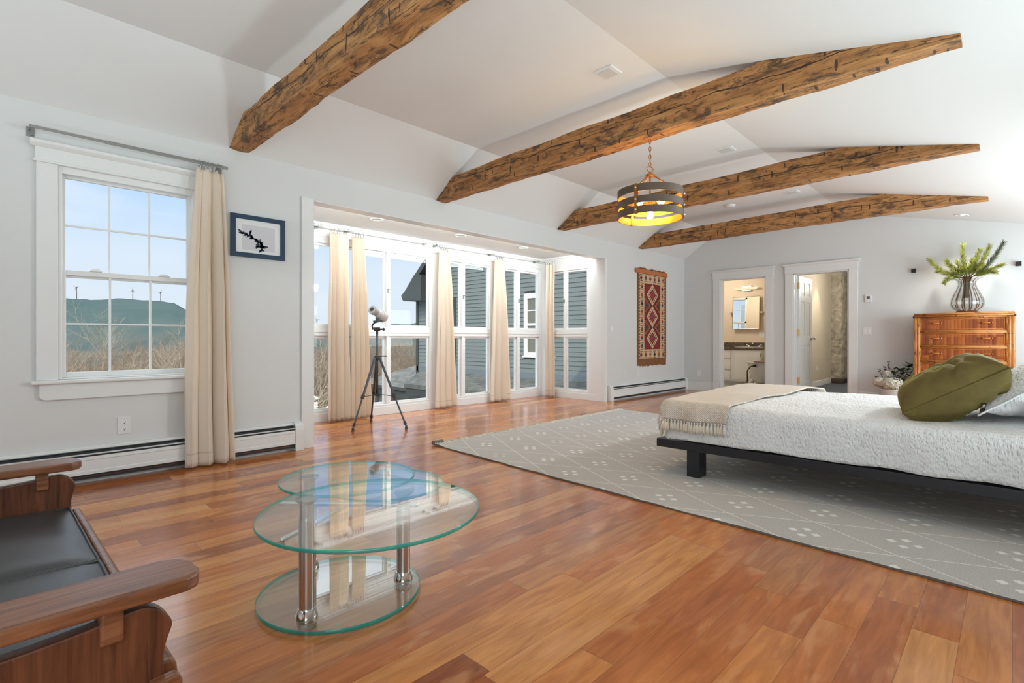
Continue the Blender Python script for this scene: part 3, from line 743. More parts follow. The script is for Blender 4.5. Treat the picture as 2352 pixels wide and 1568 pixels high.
def plate(name, label, cat, c, w, h, axis, holes, group=None):
    """wall plates; axis 'x' on the window wall, 'y' on the back wall"""
    t = thing(name, label, cat, c, group); x, y, z = c
    def bx(bm, a0, a1, z0, z1, d0, d1):
        if axis == 'x': box(bm, A + d0, A + d1, a0, a1, z0, z1)
        else: box(bm, a0, a1, YB - d1, YB - d0, z0, z1)
    u = y if axis == 'x' else x
    b = BM(); bx(b, u - w / 2, u + w / 2, z - h / 2, z + h / 2, 0, .006); obj('plate', b, WHITE, t, bevel=.003)
    if holes == 'outlet':
        for s in (-1, 1):
            b = BM(); bx(b, u - .016, u + .016, z + s * .024 - .014, z + s * .024 + .014, .006, .009); so = obj('socket', b, VINYL, t, bevel=.003)
            b = BM()
            for d in (-.007, .006): bx(b, u + d - .001, u + d + .0015, z + s * .024 - .003, z + s * .024 + .007, .0085, .0095)
            bx(b, u - .003, u + .003, z + s * .024 - .011, z + s * .024 - .006, .0085, .0095); obj('slots', b, DARK, so)
    elif holes:
        for k in range(holes):
            v = u + (k - (holes - 1) / 2) * .045
            b = BM(); bx(b, v - .017, v + .017, z - .033, z + .033, .006, .011); obj('rocker', b, VINYL, t, bevel=.003)
    return t
plate('outlet', 'white outlet on the wall below the double hung window', 'outlet', (A, .738, .36), .075, .122, 'x', 'outlet')
plate('outlet', 'white outlet under the wall hanging, nearer the alcove', 'outlet', (A, 7.33, .40), .075, .122, 'x', 'outlet')
plate('blank_wall_plate', 'white wall plate under the wall hanging, nearer the corner', 'wall plate', (A, 7.74, .40), .075, .122, 'x', 0)
plate('light_switch', 'white light switch beside the alcove opening', 'switch', (A, 6.93, 1.13), .08, .122, 'x', 1)
plate('light_switch', 'white double light switch right of the hall doorway', 'switch', (-1.59, YB, 1.09), .125, .12, 'y', 2)
plate('blank_wall_plate', 'blank white plate low on the wall left of the bathroom doorway', 'wall plate', (-4.23, YB, .33), .075, .12, 'y', 0)
t = thing('thermostat', 'small white thermostat above the double light switch', 'thermostat', (-1.575, YB, 1.58))
b = BM(); box(b, -1.615, -1.535, YB - .025, YB, 1.525, 1.64); obj('case', b, WHITE, t, bevel=.005)
b = BM(); box(b, -1.595, -1.555, YB - .0265, YB - .02, 1.575, 1.618); obj('screen', b, simple('lcd_grey', (.10, .11, .11), .3), t)
for x, z, lb in ((-1.025, 1.955, 'small black square hook on the wall left of the vase'), (.062, 1.945, 'small black square hook on the wall right of the vase')):
    b = BM(); box(b, x - .026, x + .026, YB - .05, YB, z - .028, z + .028); tag(obj('wall_hook', b, simple('black_brown_metal', (.012, .008, .006), .5), bevel=.004), lb, 'hook', 'black square wall hooks')

# woven wall hanging
t = thing('wall_hanging', 'red and cream kilim hanging from a wooden bar on the wall', 'wall hanging', (A, 8.2, .5))
hy0, hy1, hz0, hz1 = 7.70, 8.70, .62, 2.09
fab = [simple('kilim_%s' % n, c, .95, bump=.25, bscale=220, var=.12) for n, c in (('brown', srgb(132, 86, 52)), ('cream', srgb(206, 176, 140)), ('maroon', srgb(128, 42, 44)), ('black', srgb(34, 22, 22)), ('red', srgb(168, 56, 52)), ('blue', srgb(66, 72, 92)), ('orange', srgb(190, 92, 42)), ('olive', srgb(112, 92, 60)))]
BR, CR, MA, BK, RD, BL, OR, OL = range(8)
b = BM(); W_ = hy1 - hy0; H_ = hz1 - hz0
def kp(pts, mi, lay):
    poly3(b, [(A + .0095 + lay * .001, hy0 + u * W_, hz0 + v * H_) for u, v in pts], mi)
def kr(u0, u1, v0, v1, mi, lay): kp([(u0, v0), (u1, v0), (u1, v1), (u0, v1)], mi, lay)
box(b, A + .004, A + .010, hy0, hy1, hz0, hz1, BR)
kr(.06, .94, .01, .99, CR, 1)
for k in range(26):       # toothed edge
    v = .02 + k * .037
    for s, u in ((1, .06), (-1, .94)): kp([(u, v), (u + s * .035, v + .018), (u, v + .03)], BR, 2)
kr(.235, .765, .115, .885, MA, 1.5)
for k in range(32):
    v = .12 + k * .0238
    for s, u in ((-1, .235), (1, .765)): kp([(u, v), (u + s * .022, v + .011), (u, v + .022)], MA, 2)
def dia(u, v, a, c, mi, lay): kp([(u - a, v), (u, v - c), (u + a, v), (u, v + c)], mi, lay)
for v0 in (.372, .628):
    for s in (-1, 1):
        kp([(.5 + s * .262, v0 - .108), (.5 + s * .03, v0), (.5 + s * .262, v0 + .108)], BK, 2)
        kp([(.5 + s * .262, v0 - .098), (.5 + s * .055, v0), (.5 + s * .262, v0 + .098)], BR, 3)
        kp([(.5 + s * .262, v0 - .062), (.5 + s * .13, v0), (.5 + s * .262, v0 + .062)], MA, 4)
        for q in range(4):
            uu = .5 + s * (.235 - .045 * q); hh = .018
            for s2 in (-1, 1): kp([(uu - .018, v0 + s2 * (.082 - .022 * q)), (uu + .018, v0 + s2 * (.082 - .022 * q)), (uu, v0 + s2 * (.082 - .022 * q) - s2 * hh)], OR, 5)
        dia(.5 + s * .225, v0, .03, .03, BL, 6)
for v in (.245, .50, .755):
    dia(.5, v, .20, .128, CR, 2)
    dia(.5, v, .115, .074, BK, 3); dia(.5, v, .092, .060, RD, 4)
    for q in range(3): dia(.5, v + (q - 1) * .020, .022, .009, BL, 5)
    for q in range(4):
        f = .12 + .24 * q
        for s in (-1, 1):
            for s2 in (-1, 1):
                uu = .5 + s * .165 * (1 - f) ; vv = v + s2 * .104 * f
                kp([(uu - .016, vv), (uu + .016, vv), (uu, vv - s2 * .018)], BK, 4)
mot = [RD, BL, RD, OL, RD, OL, BL, OR, OR, RD, OL, BL]
def motif(u, v, k):
    dia(u, v, .042, .030, mot[k % 12], 2)
    kp([(u - .042, v), (u, v - .030), (u + .042, v)], [BK, OL, BL, MA, BL, OR][k % 6], 3)
    for s in (-1, 1): kr(u - .05, u + .05, v + s * .036 - .003, v + s * .036 + .003, [BK, MA, BR][k % 3], 2)
for k in range(6): motif(.12 + k * .152, .943, k); motif(.12 + k * .152, .057, k + 3)
for k in range(8): motif(.148, .155 + k * .0985, k + 1); motif(.852, .155 + k * .0985, k + 5)
obj('textile', b, fab, t)
b = BM(); box(b, A + .003, A + .03, 7.62, 8.72, hz1 - .01, hz1 + .062); obj('wooden_bar', b, simple('orange_pine_bar', srgb(184, 106, 56), .45, var=.15), t, bevel=.005)
b = BM()
for k in range(60):
    y = hy0 + (k + .5) * W_ / 60; l = .11 + R.uniform(-.012, .014)
    poly3(b, [(A + .007, y - .0085, hz0 + .002), (A + .007, y + .0085, hz0 + .002), (A + .006 + R.uniform(0, .006), y + .0075 + R.uniform(-.004, .004), hz0 - l), (A + .006, y - .0075, hz0 - l)])
obj('fringe', b, fab[BR], t, kind='stuff')
b = BM()
for k in range(30):
    y = 7.68 + k * .033; h = R.uniform(.004, .022); ball(b, (A + .014, y, hz1 + .062 + h * .4), h, 6, 4)
obj('frayed_top_edge', b, fab[BR], t, smooth=True, kind='stuff')

# ------------------------------------------------------------------ rug
e1 = Vector((.9979, -.065)); e2 = Vector((-.0155, .99988)); o0 = Vector((-3.765, 2.905)); RU, RV = 5.0, 3.235
t = thing('area_rug', 'large grey rug with white diamond lattice under the platform bed', 'rug', (-1.3, 4.4, 0))
b = BM(); L = b.loops.layers.uv.verify(); nu, nv = 120, 70
def rz(u, v): return .011 + .003 * noise.noise(Vector((u * 2.3, v * 2.3, 4))) + (.012 * math.exp(-((u - .05) / .06) ** 2 - ((v - .02) / .12) ** 2))
def rp_(i, j):
    p = o0 + e1 * (RU * i / nu) + e2 * (RV * j / nv)
    return (p.x + .006 * noise.noise(Vector((i, j, 1))), p.y + (.010 * noise.noise(Vector((i * .3, j * .3, 7))) if j in (0, nv) else 0), rz(RU * i / nu, RV * j / nv))
V = [[b.verts.new(rp_(i, j)) for j in range(nv + 1)] for i in range(nu + 1)]
for i in range(nu):
    for j in range(nv):
        f = b.faces.new((V[i][j], V[i + 1][j], V[i + 1][j + 1], V[i][j + 1]))
        for lp, (p, q) in zip(f.loops, ((i, j), (i + 1, j), (i + 1, j + 1), (i, j + 1))): lp[L].uv = (RU * p / nu, RV * q / nv)
def skirt(vs):
    lo = [b.verts.new((v.co.x, v.co.y, .0015)) for v in vs]
    for p, q, r_, s in zip(vs, vs[1:], lo[1:], lo): b.faces.new((p, q, r_, s)).material_index = 1
skirt([V[i][0] for i in range(nu + 1)]); skirt([V[0][j] for j in range(nv + 1)]); skirt([V[i][nv] for i in range(nu + 1)]); skirt([V[nu][j] for j in range(nv + 1)])
obj('woven_field', b, [RUG, simple('rug_edge_wool', srgb(112, 104, 96), .95)], t, smooth=True, angle=.8)
FR = simple('rug_fringe_wool', srgb(226, 218, 204), .95)
b = BM()
for k in range(420):
    v = RV * (k + .5) / 420; p = o0 + e2 * v; a = R.uniform(-.5, .5); l = R.uniform(.04, .075)
    q = p + Vector((-math.cos(a), math.sin(a))) * l
    m = p.lerp(q, .5)
    tube(b, [(*p, .010), (*m, .014 + R.uniform(0, .012)), (*q, .004)], [.0035, .0042, .003], 4)
obj('fringe', b, FR, t, kind='stuff')
b = BM(); p = o0 + e2 * .05
prof = [(p.x - .035 + .02 * math.cos(a), .022 + .018 * math.sin(a)) for a in [2 * PI * k / 14 for k in range(14)]]
prism(b, prof, 'y', p.y - .05, p.y + .06); obj('curled_corner', b, simple('rug_backing', srgb(120, 110, 100), .95), t, smooth=True, angle=.7)

# ------------------------------------------------------------------ bed
by0, by1, bx0, bx1 = 3.45, 5.12, -1.864, .62
t = thing('platform_bed', 'low black wooden platform bed standing on the grey rug', 'bed', (-.6, 4.28, .012))
b = BM(); box(b, bx0, bx1, by0, by0 + .085, .192, .25); obj('side_rail', b, BEDWOOD, t, bevel=.003)
b = BM(); box(b, bx0, bx1, by1 - .085, by1, .192, .25); obj('side_rail', b, BEDWOOD, t, bevel=.003)
b = BM(); box(b, bx0, bx0 + .085, by0 + .085, by1 - .085, .194, .249); obj('foot_rail', b, BEDWOOD, t, bevel=.003)
b = BM(); box(b, bx1 - .085, bx1, by0 + .085, by1 - .085, .194, .249); obj('head_rail', b, BEDWOOD, t, bevel=.003)
for x in (-1.636, .30):
    for y in (by0 + .004, by1 - .124):
        b = BM(); box(b, x, x + .09, y, y + .115, .012, .193); obj('leg', b, BEDWOOD, t, bevel=.003)
for k in range(11):
    x = bx0 + .15 + k * .2
    b = BM(); box(b, x, x + .09, by0 + .085, by1 - .085, .214, .235); obj('slat', b, simple('pale_pine_slat', srgb(180, 150, 110), .6) if k == 0 else bpy.data.materials['pale_pine_slat'], t)
mx0, mx1, my0, my1, mt = -1.755, .52, 3.515, 5.05, .50
b = BM(); box(b, mx0 + .02, mx1, my0 + .02, my1 - .02, .25, mt - .015); tag(obj('mattress', b, simple('pale_blue_ticking', srgb(190, 200, 214), .8), bevel=.04, seg=4), 'mattress with pale blue ticking showing under the throw at the bed foot', 'mattress')
def drape(u, v, lift, r=.06, x0=mx0, y0=my0, y1=my1, crown=.03):
    """(u,v) flat position; past the foot (u<x0) or the sides the cloth falls"""
    du = max(0, x0 - u); dv0 = max(0, y0 - v); dv1 = max(0, v - y1)
    x = max(u, x0); y = min(max(v, y0), y1)
    dv = max(dv0, dv1); d = math.hypot(du, dv)
    ix = (x - x0); iy = min(y - y0, y1 - y)
    z = mt + lift + crown * min(1, max(0, iy) / .35) * min(1, .3 + max(0, ix) / .4)
    if d > 0:
        ux, uy = -du / d, (-dv0 + dv1) / d
        a = min(d / r, PI / 2)
        out = r * math.sin(a) * .9; drop = r * (1 - math.cos(a)) + max(0, d - r * PI / 2)
        x += ux * (out + lift); y += uy * (out + lift); z -= drop
    return Vector((x, y, z))
def spread(i, j):
    u = mx0 - .22 + (mx1 + .20 - mx0 + .22) * i; v = my0 - .285 + (my1 - my0 + .57) * j
    p = drape(u, v, .012)
    n_ = noise.noise(Vector((u * 5, v * 5, 2))); n2 = noise.noise(Vector((u * 17, v * 17, 5))); n3 = noise.noise(Vector((u * 2, v * 2, 9)))
    side = 1 if p.z < mt - .05 else 0
    p.z += .006 * n_ + .003 * n2 + .008 * n3 * (1 - side)
    # falling folds on the near side towards the head
    if side:
        fold = .016 * math.sin(u * 15 + 2.5 * noise.noise(Vector((u * 2, v, 3)))) * min(1, max(0, (u + 1.3))) * min(1, (mt - p.z) / .15)
        p.y -= fold * (1 if v < my0 else -1) + .004 * n2
        p.y = min(p.y, my0 - .012) if v < my0 else max(p.y, my1 + .012)
        p.x += .006 * n_
    p.z = max(p.z, .253 + .008 * noise.noise(Vector((u * 9, v, 1))) + (.004 if side else 0))
    return p
b = BM(); grid(b, spread, 150, 110)
tag(obj('bedspread', b, SEER, smooth=True, solid=.006), 'white puckered seersucker bedspread covering the mattress of the platform bed', 'bedspread')

# throw over the foot
t = thing('throw_blanket', 'cream knitted throw with tassels over the foot of the bed', 'blanket', (-1.55, 4.2, .5))
def thr(i, j):
    v = my0 - .168 + (my1 + .20 - my0 + .168) * j
    jj = min(1, max(0, (v - my0) / (my1 - my0)))
    uL = mx0 - .135 + .10 * jj + (-.02 if v < my0 else 0)
    uR = -1.315 + .10 * min(1, jj * 1.6) + .04 * jj - (.02 * (my0 - v) / .2 if v < my0 else 0) + .02 * math.sin(v * 5)
    u = uL + (uR - uL) * i
    p = drape(u, v, .030, r=.075)
    n_ = noise.noise(Vector((u * 4, v * 3, 12))); n2 = noise.noise(Vector((u * 11, v * 6, 15)))
    p.z += .008 * n_ + .004 * n2 + .018 * (jj ** 1.5)
    if p.z < mt - .03:
        p.y += -.018 * math.sin(u * 26 + v * 3) * (1 if v < my0 else 0) * min(1, (mt - p.z) / .1); p.y = min(p.y, my0 - .028) if v < my0 else p.y
    p.z = max(p.z, .330 + .008 * n2)
    return p
b = BM(); grid(b, thr, 60, 120); obj('knit_cloth', b, THROW, t, smooth=True, solid=.010)
def tassel(p, d, rr):
    b = BM(); p = Vector(p)
    ball(b, p + Vector((0, -.003, -.006)), .0075, 8, 5)
    for k in range(6):
        a = 2 * PI * k / 6; o = Vector((math.cos(a) * .008, math.sin(a) * .006, 0)) + Vector(d) * rr.uniform(.6, 1.2)
        l = rr.uniform(.066, .080)
        tube(b, [p + Vector((0, -.003, -.008)), p + o * .8 + Vector((0, -.006, -.03)), p + o + Vector((0, -.006, -l * .75)), p + o * .7 + Vector((0, -.005, -l))], [.0034, .0040, .0038, .003], 6)
    obj('tassel', b, YARN, t, smooth=True)
rr = random.Random(3)
for k in range(26):
    p = thr((k + .5) / 26, 0); tassel((p.x, p.y - .004, p.z - .002), (rr.uniform(-.006, .006), -.004 if p.x > mx0 else -.012, 0), rr)
for k in range(18):
    p = thr(0, .03 + k * .05); tassel((p.x - .004, p.y, p.z), (-.012, rr.uniform(-.006, .006), 0), rr)

def pillow(label, cat, c, size, thick, M, mats, seed, flange=0, pinch=.12, seam=None, group=None, ex=2.6, ears=False):
    t = thing('pillow', label, cat, c, group); w, h = size
    def f(u, v, s):
        a, q = 2 * u - 1, 2 * v - 1
        e = max(0, 1 - abs(a) ** ex) ** .5 * max(0, 1 - abs(q) ** ex) ** .5
        px = a * w / 2 * (1 - pinch * (1 - abs(q) ** 3) * abs(a) ** 3); py = q * h / 2 * (1 - pinch * (1 - abs(a) ** 3) * abs(q) ** 3)
        n_ = noise.noise(Vector((a * 2.2, q * 2.2, seed))) * .10 + noise.noise(Vector((a * 6, q * 6, seed + 3))) * .04
        wr = .05 * math.sin(9 * math.atan2(q, a)) * min(1, (a * a + q * q)) * e
        ear = 0
        if ears and a > 0: ear = math.exp(-((1 - abs(a)) ** 2 + (1 - abs(q)) ** 2) / .05); px += .022 * ear; py += .012 * ear * (1 if q > 0 else -1); e = max(e, .34 * ear * max(0, 1 - abs(a) ** 20) ** .5 * max(0, 1 - abs(q) ** 20) ** .5)
        cr = -.22 * math.exp(-((a * .8 + q * .6 - .1) / .10) ** 2) * e - .2 * math.exp(-((a * .3 - q * .9 + .35) / .10) ** 2) * e - .2 * math.exp(-((a * .9 - q * .45 - .6) / .08) ** 2) * e if ears else 0
        return M @ Vector((px, py, s * thick / 2 * e * (1 + n_ + wr + cr))) + Vector(c)
    b = BM(); n = 44
    for s in (-1, 1): grid(b, lambda u, v: f(u, v, s), n, n)
    bmesh.ops.remove_doubles(b, verts=b.verts[:], dist=.0006)
    obj('cushion', b, mats[0], t, smooth=True)
    rim = []
    m = 30
    for k in range(4):
        for i in range(m):
            s = i / m
            rim.append([(s, 0), (1, s), (1 - s, 1), (0, 1 - s)][k])
    if flange:
        b = BM(); P = [b.verts.new(f(u, v, 0)) for u, v in rim]; cc = Vector(c)
        Q = []
        for (u, v), p in zip(rim, P):
            d = M @ Vector(((2 * u - 1), (2 * v - 1), 0)); d.normalize()
            Q.append(b.verts.new(p.co + d * flange + M @ Vector((0, 0, .008 * noise.noise(Vector((u * 6, v * 6, seed)))))))
        for i in range(len(P)): b.faces.new((P[i], P[(i + 1) % len(P)], Q[(i + 1) % len(P)], Q[i]))
        obj('flange', b, mats[1], t, smooth=True, solid=.008)
    else:
        b = BM(); tube(b, [f(u, v, 0) for u, v in rim], .004, 6, True); obj('seam', b, mats[1], t, smooth=True)
    return t
def basis(ex, ey):
    ex = Vector(ex).normalized(); ey = Vector(ey); ey = (ey - ex * ey.dot(ex)).normalized(); ez = ex.cross(ey)
    return Matrix((ex, ey, ez)).transposed()
g1_ = pillow('plump olive velvet pillow leaning on the white pillows', 'pillow', (-.25, 3.80, .690), (.49, .46), .28, basis((math.cos(.56), .06, math.sin(.56)), (-.10, 1, .02)), [VELVET, VELVET], 2, pinch=.03, ex=5.0, ears=True)
pillow('large white flanged pillow leaning behind the olive velvet pillow', 'pillow', (.14, 3.96, .770), (.62, .62), .22, basis((math.cos(.64), .02, math.sin(.64)), (0, 1, 0)), [SEER, LINEN], 5, flange=.045, pinch=.06, ex=3.2)
pillow('flat white pillow at the right edge, under the leaning white pillow', 'pillow', (.30, 3.90, .605), (.42, .66), .12, basis((1, 0, .05), (0, 1, 0)), [LINEN, LINEN], 8, pinch=.06)

# ------------------------------------------------------------------ glass table
t = thing('glass_coffee_table', 'tiered round glass coffee table on steel posts', 'table', (-1.84, .975, 0))
def disc(name, cx, cy, r, z0, z1, par=t):
    b = BM(); n = 96; e = .0018
    prof = [(r - e, z0), (r, z0 + e), (r, z1 - e), (r - e, z1)]
    V = [[b.verts.new((cx + q * math.cos(2 * PI * j / n), cy + q * math.sin(2 * PI * j / n), z)) for j in range(n)] for q, z in prof]
    for P, Q in zip(V, V[1:]):
        for j in range(n):
            f = b.faces.new((P[j], P[(j + 1) % n], Q[(j + 1) % n], Q[j])); f.material_index = 1; f.smooth = True
    b.faces.new(V[0][::-1]); b.faces.new(V[-1])
    return obj(name, b, [TGLASS, TEDGE], par)
disc('base_disc', -1.844, .974, .296, .006, .021)
disc('top_disc', -1.459, .876, .338, .427, .438)
disc('swivel_disc', -1.945, 1.06, .263, .402, .413)
disc('swivel_disc', -1.853, 1.180, .230, .369, .379)
def post(x, y, ztop, flare=True):
    p = BM(); lathe(p, [(.001, .055), (.0262, .055), (.0262, ztop - .07 if flare else ztop - .01), (.001, ztop - .069 if flare else ztop)], (x, y, 0), 32)
    po = obj('post', p, STEEL, t, smooth=True, angle=.6)
    p = BM(); lathe(p, [(.001, .021), (.036, .0215), (.037, .030), (.028, .056), (.001, .057)], (x, y, 0), 32); obj('foot', p, CHROME, po, smooth=True, angle=.5)
    if flare:
        p = BM(); lathe(p, [(.001, ztop - .07), (.0262, ztop - .07), (.021, ztop - .045), (.024, ztop - .018), (.037, ztop - .003), (.037, ztop), (.001, ztop)], (x, y, 0), 32); obj('flared_cap', p, STEEL, po, smooth=True, angle=.6)
P1, P2, P3 = (-1.732, .788), (-1.73, 1.176), (-2.095, .966)
post(*P1, .427); post(*P2, .369); post(*P3, .402)
for a, c, za, zb in (((-2.14, .872), (-1.72, 1.235), .300, .307), ((-2.00, .815), (-1.98, 1.10), .205, .29)):
    p = BM(); cyl(p, (*a, za), (*c, zb), .0105, n=12); ball(p, (*a, za), .0108, 10, 6); ball(p, (*c, zb), .0108, 10, 6); obj('support_bar', p, CHROME, t, smooth=True, angle=.8)
for c, d, z in ((P3, (-2.07, .93), .287), (P2, (-1.78, 1.185), .292), (P1, (-1.96, .86), .212)):
    p = BM(); v = Vector((d[0] - c[0], d[1] - c[1], 0)); a, q = frame_of(v); c3 = Vector((*c, z)); d3 = Vector((*d, z + .004))
    tube(p, [c3, d3], [.010, .010], 4); obj('bracket', p, STEEL, t)

# ------------------------------------------------------------------ sofa
sx0, sx1 = -2.465, -1.10
t = thing('wooden_sofa', 'walnut framed sofa with black leather cushions facing the window alcove', 'sofa', (-1.78, -.1, 0))
def arm(x0, x1, yf):
    b = BM(); yb = -.62; r = .035
    pts = [(x0 + .02, yb), (x1 - .004, yb), (x1, .0), (x1, yf - .028), (x1 - .010, yf - .008), (x1 - .035, yf), (x0 + .040, yf - .004), (x0 + .012, yf - .018), (x0, yf - .045), (x0, 0)]
    prism(b, pts, 'z', .513, .541); return obj('armrest', b, WALNUT, t, bevel=.006, seg=3)
def side(x0, x1, post_x):
    b = BM()
    prof = [(-.62, .10), (-.62, .47), (-.2, .474), (.06, .484), (.13, .489), (.185, .497), (.212, .497), (.232, .486), (.247, .466), (.251, .452), (.246, .436), (.240, .415), (.238, .39), (.240, .33), (.248, .26), (.250, .12), (.20, .0), (.12, .0), (.06, .10), (-.45, .10), (-.52, .0), (-.60, .0)]
    cr = prof[4:16]; sm = []
    for q in range(len(cr) - 1):
        p0, p1, p2, p3 = cr[max(q - 1, 0)], cr[q], cr[q + 1], cr[min(q + 2, len(cr) - 1)]
        for m_ in range(5):
            u = m_ / 5; sm.append(tuple(.5 * (2 * p1[d] + (p2[d] - p0[d]) * u + (2 * p0[d] - 5 * p1[d] + 4 * p2[d] - p3[d]) * u * u + (3 * p1[d] - p0[d] - 3 * p2[d] + p3[d]) * u ** 3) for d in (0, 1)))
    prof = prof[:4] + sm + prof[15:]
    prism(b, prof, 'x', x0, x1); obj('side_panel', b, WALNUTP, t, bevel=.004)
    for y in (.145, -.42):
        b = BM(); c = post_x
        box(b, c[0], c[1], y, y + .033, .455, .514); obj('arm_post', b, WALNUT, t, bevel=.006, seg=3)
arm(-1.190, -1.072, .296); side(-1.128, -1.098, (-1.142, -1.086))
arm(-2.462, -2.345, .266); side(-2.405, -2.375, (-2.415, -2.362))
b = BM(); prism(b, [(.234, .29), (.250, .29), (.262, .30), (.266, .345), (.264, .366), (.256, .374), (.242, .374), (.236, .366)], 'x', -2.376, -1.126); obj('front_rail', b, WALNUT, t, bevel=.004)
b = BM(); prism(b, [(.215, .325), (.250, .333), (.262, .346), (.262, .360), (.253, .370), (.215, .367)], 'x', -1.10, -1.075); obj('rail_end', b, WALNUT, t, bevel=.004)
b = BM(); box(b, -2.376, -1.126, -.60, .236, .26, .30); obj('seat_deck', b, WALNUT, t)
b = BM(); prism(b, [(-.62, .28), (-.58, .28), (-.74, .84), (-.78, .84)], 'x', -2.376, -1.126); obj('back_panel', b, WALNUTP, t, bevel=.004)
def cush(name, x0, x1, y0, y1, z0, z1, tilt=0):
    b = BM(); n = 26
    def f(u, v, s):
        a, q = 2 * u - 1, 2 * v - 1; e = max(0, 1 - abs(a) ** 5) ** .5 * max(0, 1 - abs(q) ** 5) ** .5
        x = (x0 + x1) / 2 + a * (x1 - x0) / 2; y = (y0 + y1) / 2 + q * (y1 - y0) / 2; zc = (z0 + z1) / 2 + (z1 - z0) / 2 * s * (.62 + .38 * e) + .004 * noise.noise(Vector((x * 6, y * 6, s)))
        return (x, y - (tilt * (zc - z0) if tilt else 0), zc)
    for s in (-1, 1): grid(b, lambda u, v: f(u, v, s), n, n)
    E_ = [[f(*uv, s) for uv in [(i / n, 0) for i in range(n)] + [(1, i / n) for i in range(n)] + [(1 - i / n, 1) for i in range(n)] + [(0, 1 - i / n) for i in range(n)]] for s in (-1, 1)]
    lo = [b.verts.new(p) for p in E_[0]]; hi = [b.verts.new(p) for p in E_[1]]
    for i in range(len(lo)): b.faces.new((lo[i], lo[(i + 1) % len(lo)], hi[(i + 1) % len(lo)], hi[i]))
    bmesh.ops.remove_doubles(b, verts=b.verts[:], dist=.0005)
    c = obj(name, b, LEATHER, t, smooth=True, angle=.9)
    for E2 in E_:
        b = BM(); tube(b, E2, .0045, 6, True); obj('piping', b, LEATHER, c, smooth=True)
cush('seat_cushion', -2.374, -1.757, -.56, .232, .30, .398); cush('seat_cushion', -1.748, -1.130, -.56, .232, .30, .398)
cush('back_cushion', -2.374, -1.757, -.66, -.52, .40, .84, .3); cush('back_cushion', -1.748, -1.130, -.66, -.52, .40, .84, .3)

# ------------------------------------------------------------------ tripod with spotting scope
TM = simple('tripod_grey_metal', srgb(84, 92, 98), .35, .7)
SCOPE = simple('white_scope_body', srgb(206, 204, 200), .35)
tc = Vector((-5.03, 3.08, 0))
t = thing('tripod', 'dark metal camera tripod standing in front of the alcove curtains', 'tripod', tc)
feet = [(-4.985, 2.765), (-5.395, 3.225), (-4.70, 3.235)]
b = BM(); cyl(b, (*tc.xy, .36), (*tc.xy, 1.06), .0125, n=14); obj('centre_column', b, TM, t, smooth=True)
b = BM(); lathe(b, [(.014, .735), (.03, .74), (.034, .76), (.028, .785), (.016, .79)], (tc.x, tc.y, 0), 18); tube(b, [(tc.x, tc.y + .02, .775), (tc.x + .03, tc.y + .06, .782), (tc.x + .05, tc.y + .09, .778)], .006, 8); obj('shoulder', b, BLACK, t, smooth=True, angle=.6)
for fx, fy in feet:
    d = Vector((fx - tc.x, fy - tc.y, 0)); dn = d.normalized()
    top = Vector((tc.x, tc.y, .765)) + dn * .03; bot = Vector((fx, fy, .03)); mid_ = top.lerp(bot, .56)
    b = BM(); cyl(b, top, mid_, .0135, n=10); cyl(b, mid_, bot, .0095, n=10); lg = obj('leg', b, TM, t, smooth=True, angle=.8)
    b = BM(); u = (bot - top).normalized(); cyl(b, mid_ - u * .02, mid_ + u * .025, .019, n=10); cyl(b, bot - u * .055, bot - u * .02, .016, n=10); obj('clamp', b, BLACK, lg, smooth=True, angle=.6)
    b = BM(); cyl(b, (fx, fy, .035), (fx, fy, .0), .011, .017, n=12); obj('rubber_foot', b, BLACK, lg, smooth=True, angle=.6)
    b = BM(); cyl(b, (*tc.xy, .362), mid_ + u * .005, .004, n=8); obj('spreader_bar', b, TM, t, smooth=True)
b = BM(); cyl(b, (*tc.xy, .345), (*tc.xy, .375), .026, n=14); obj('spreader_hub', b, BLACK, t, smooth=True, angle=.6)
hx = Vector((.72, .694, 0))     # sideways as seen from the room
b = BM(); c = Vector((tc.x, tc.y, 1.075)); cyl(b, c - hx * .03, c + hx * .03, .022, n=14); cyl(b, c + hx * .03, c + hx * .065, .010, n=10); ball(b, c + hx * .072, .016, 10, 6)
tube(b, [c - hx * .045 + Vector((0, 0, -.005)), c - hx * .055 + Vector((0, 0, .04)), c - hx * .03 + Vector((0, 0, .075)), c + hx * .03 + Vector((0, 0, .09))], .010, 8)
box(b, c.x - .035, c.x + .05, c.y - .03, c.y + .04, 1.155, 1.172); obj('pan_head', b, BLACK, t, smooth=True, angle=.6)
t2 = thing('spotting_scope', 'pale spotting scope mounted on top of the tripod', 'telescope', (tc.x, tc.y, 1.19))
fw = Vector((-.694, .72, 0))    # away from the room
e0 = Vector((tc.x, tc.y, 1.272)) - hx * .012 - fw * .07; e1_ = Vector((tc.x, tc.y, 1.222)) + hx * .040 + fw * .06
b = BM(); d = e1_ - e0; tube(b, [e0 + d * s for s in (.25, .5, .75, .76, 1.2, 1.25)], [.040, .046, .052, .06, .064, .058], 22); obj('barrel', b, SCOPE, t2, smooth=True, angle=.5)
b = BM(); u = d.normalized() * .6 + Vector((0, 0, -.35)) * 0; tube(b, [e0 - d * .32, e0 - d * .30, e0 - d * .05, e0 + d * .02, e0 + d * .26], [.030, .046, .050, .042, .040], 20); obj('eyepiece', b, simple('scope_grey', srgb(176, 172, 168), .4), t2, smooth=True, angle=.5)
b = BM(); cyl(b, e0 - d * .325, e0 - d * .318, .024, n=18); obj('eye_lens', b, simple('dark_lens', (.05, .05, .06), .05), t2)
b = BM(); c = (e0 + e1_) / 2; box(b, tc.x - .012, tc.x + .012, tc.y - .012, tc.y + .012, 1.172, c.z - .03); obj('mount_foot', b, BLACK, t2)

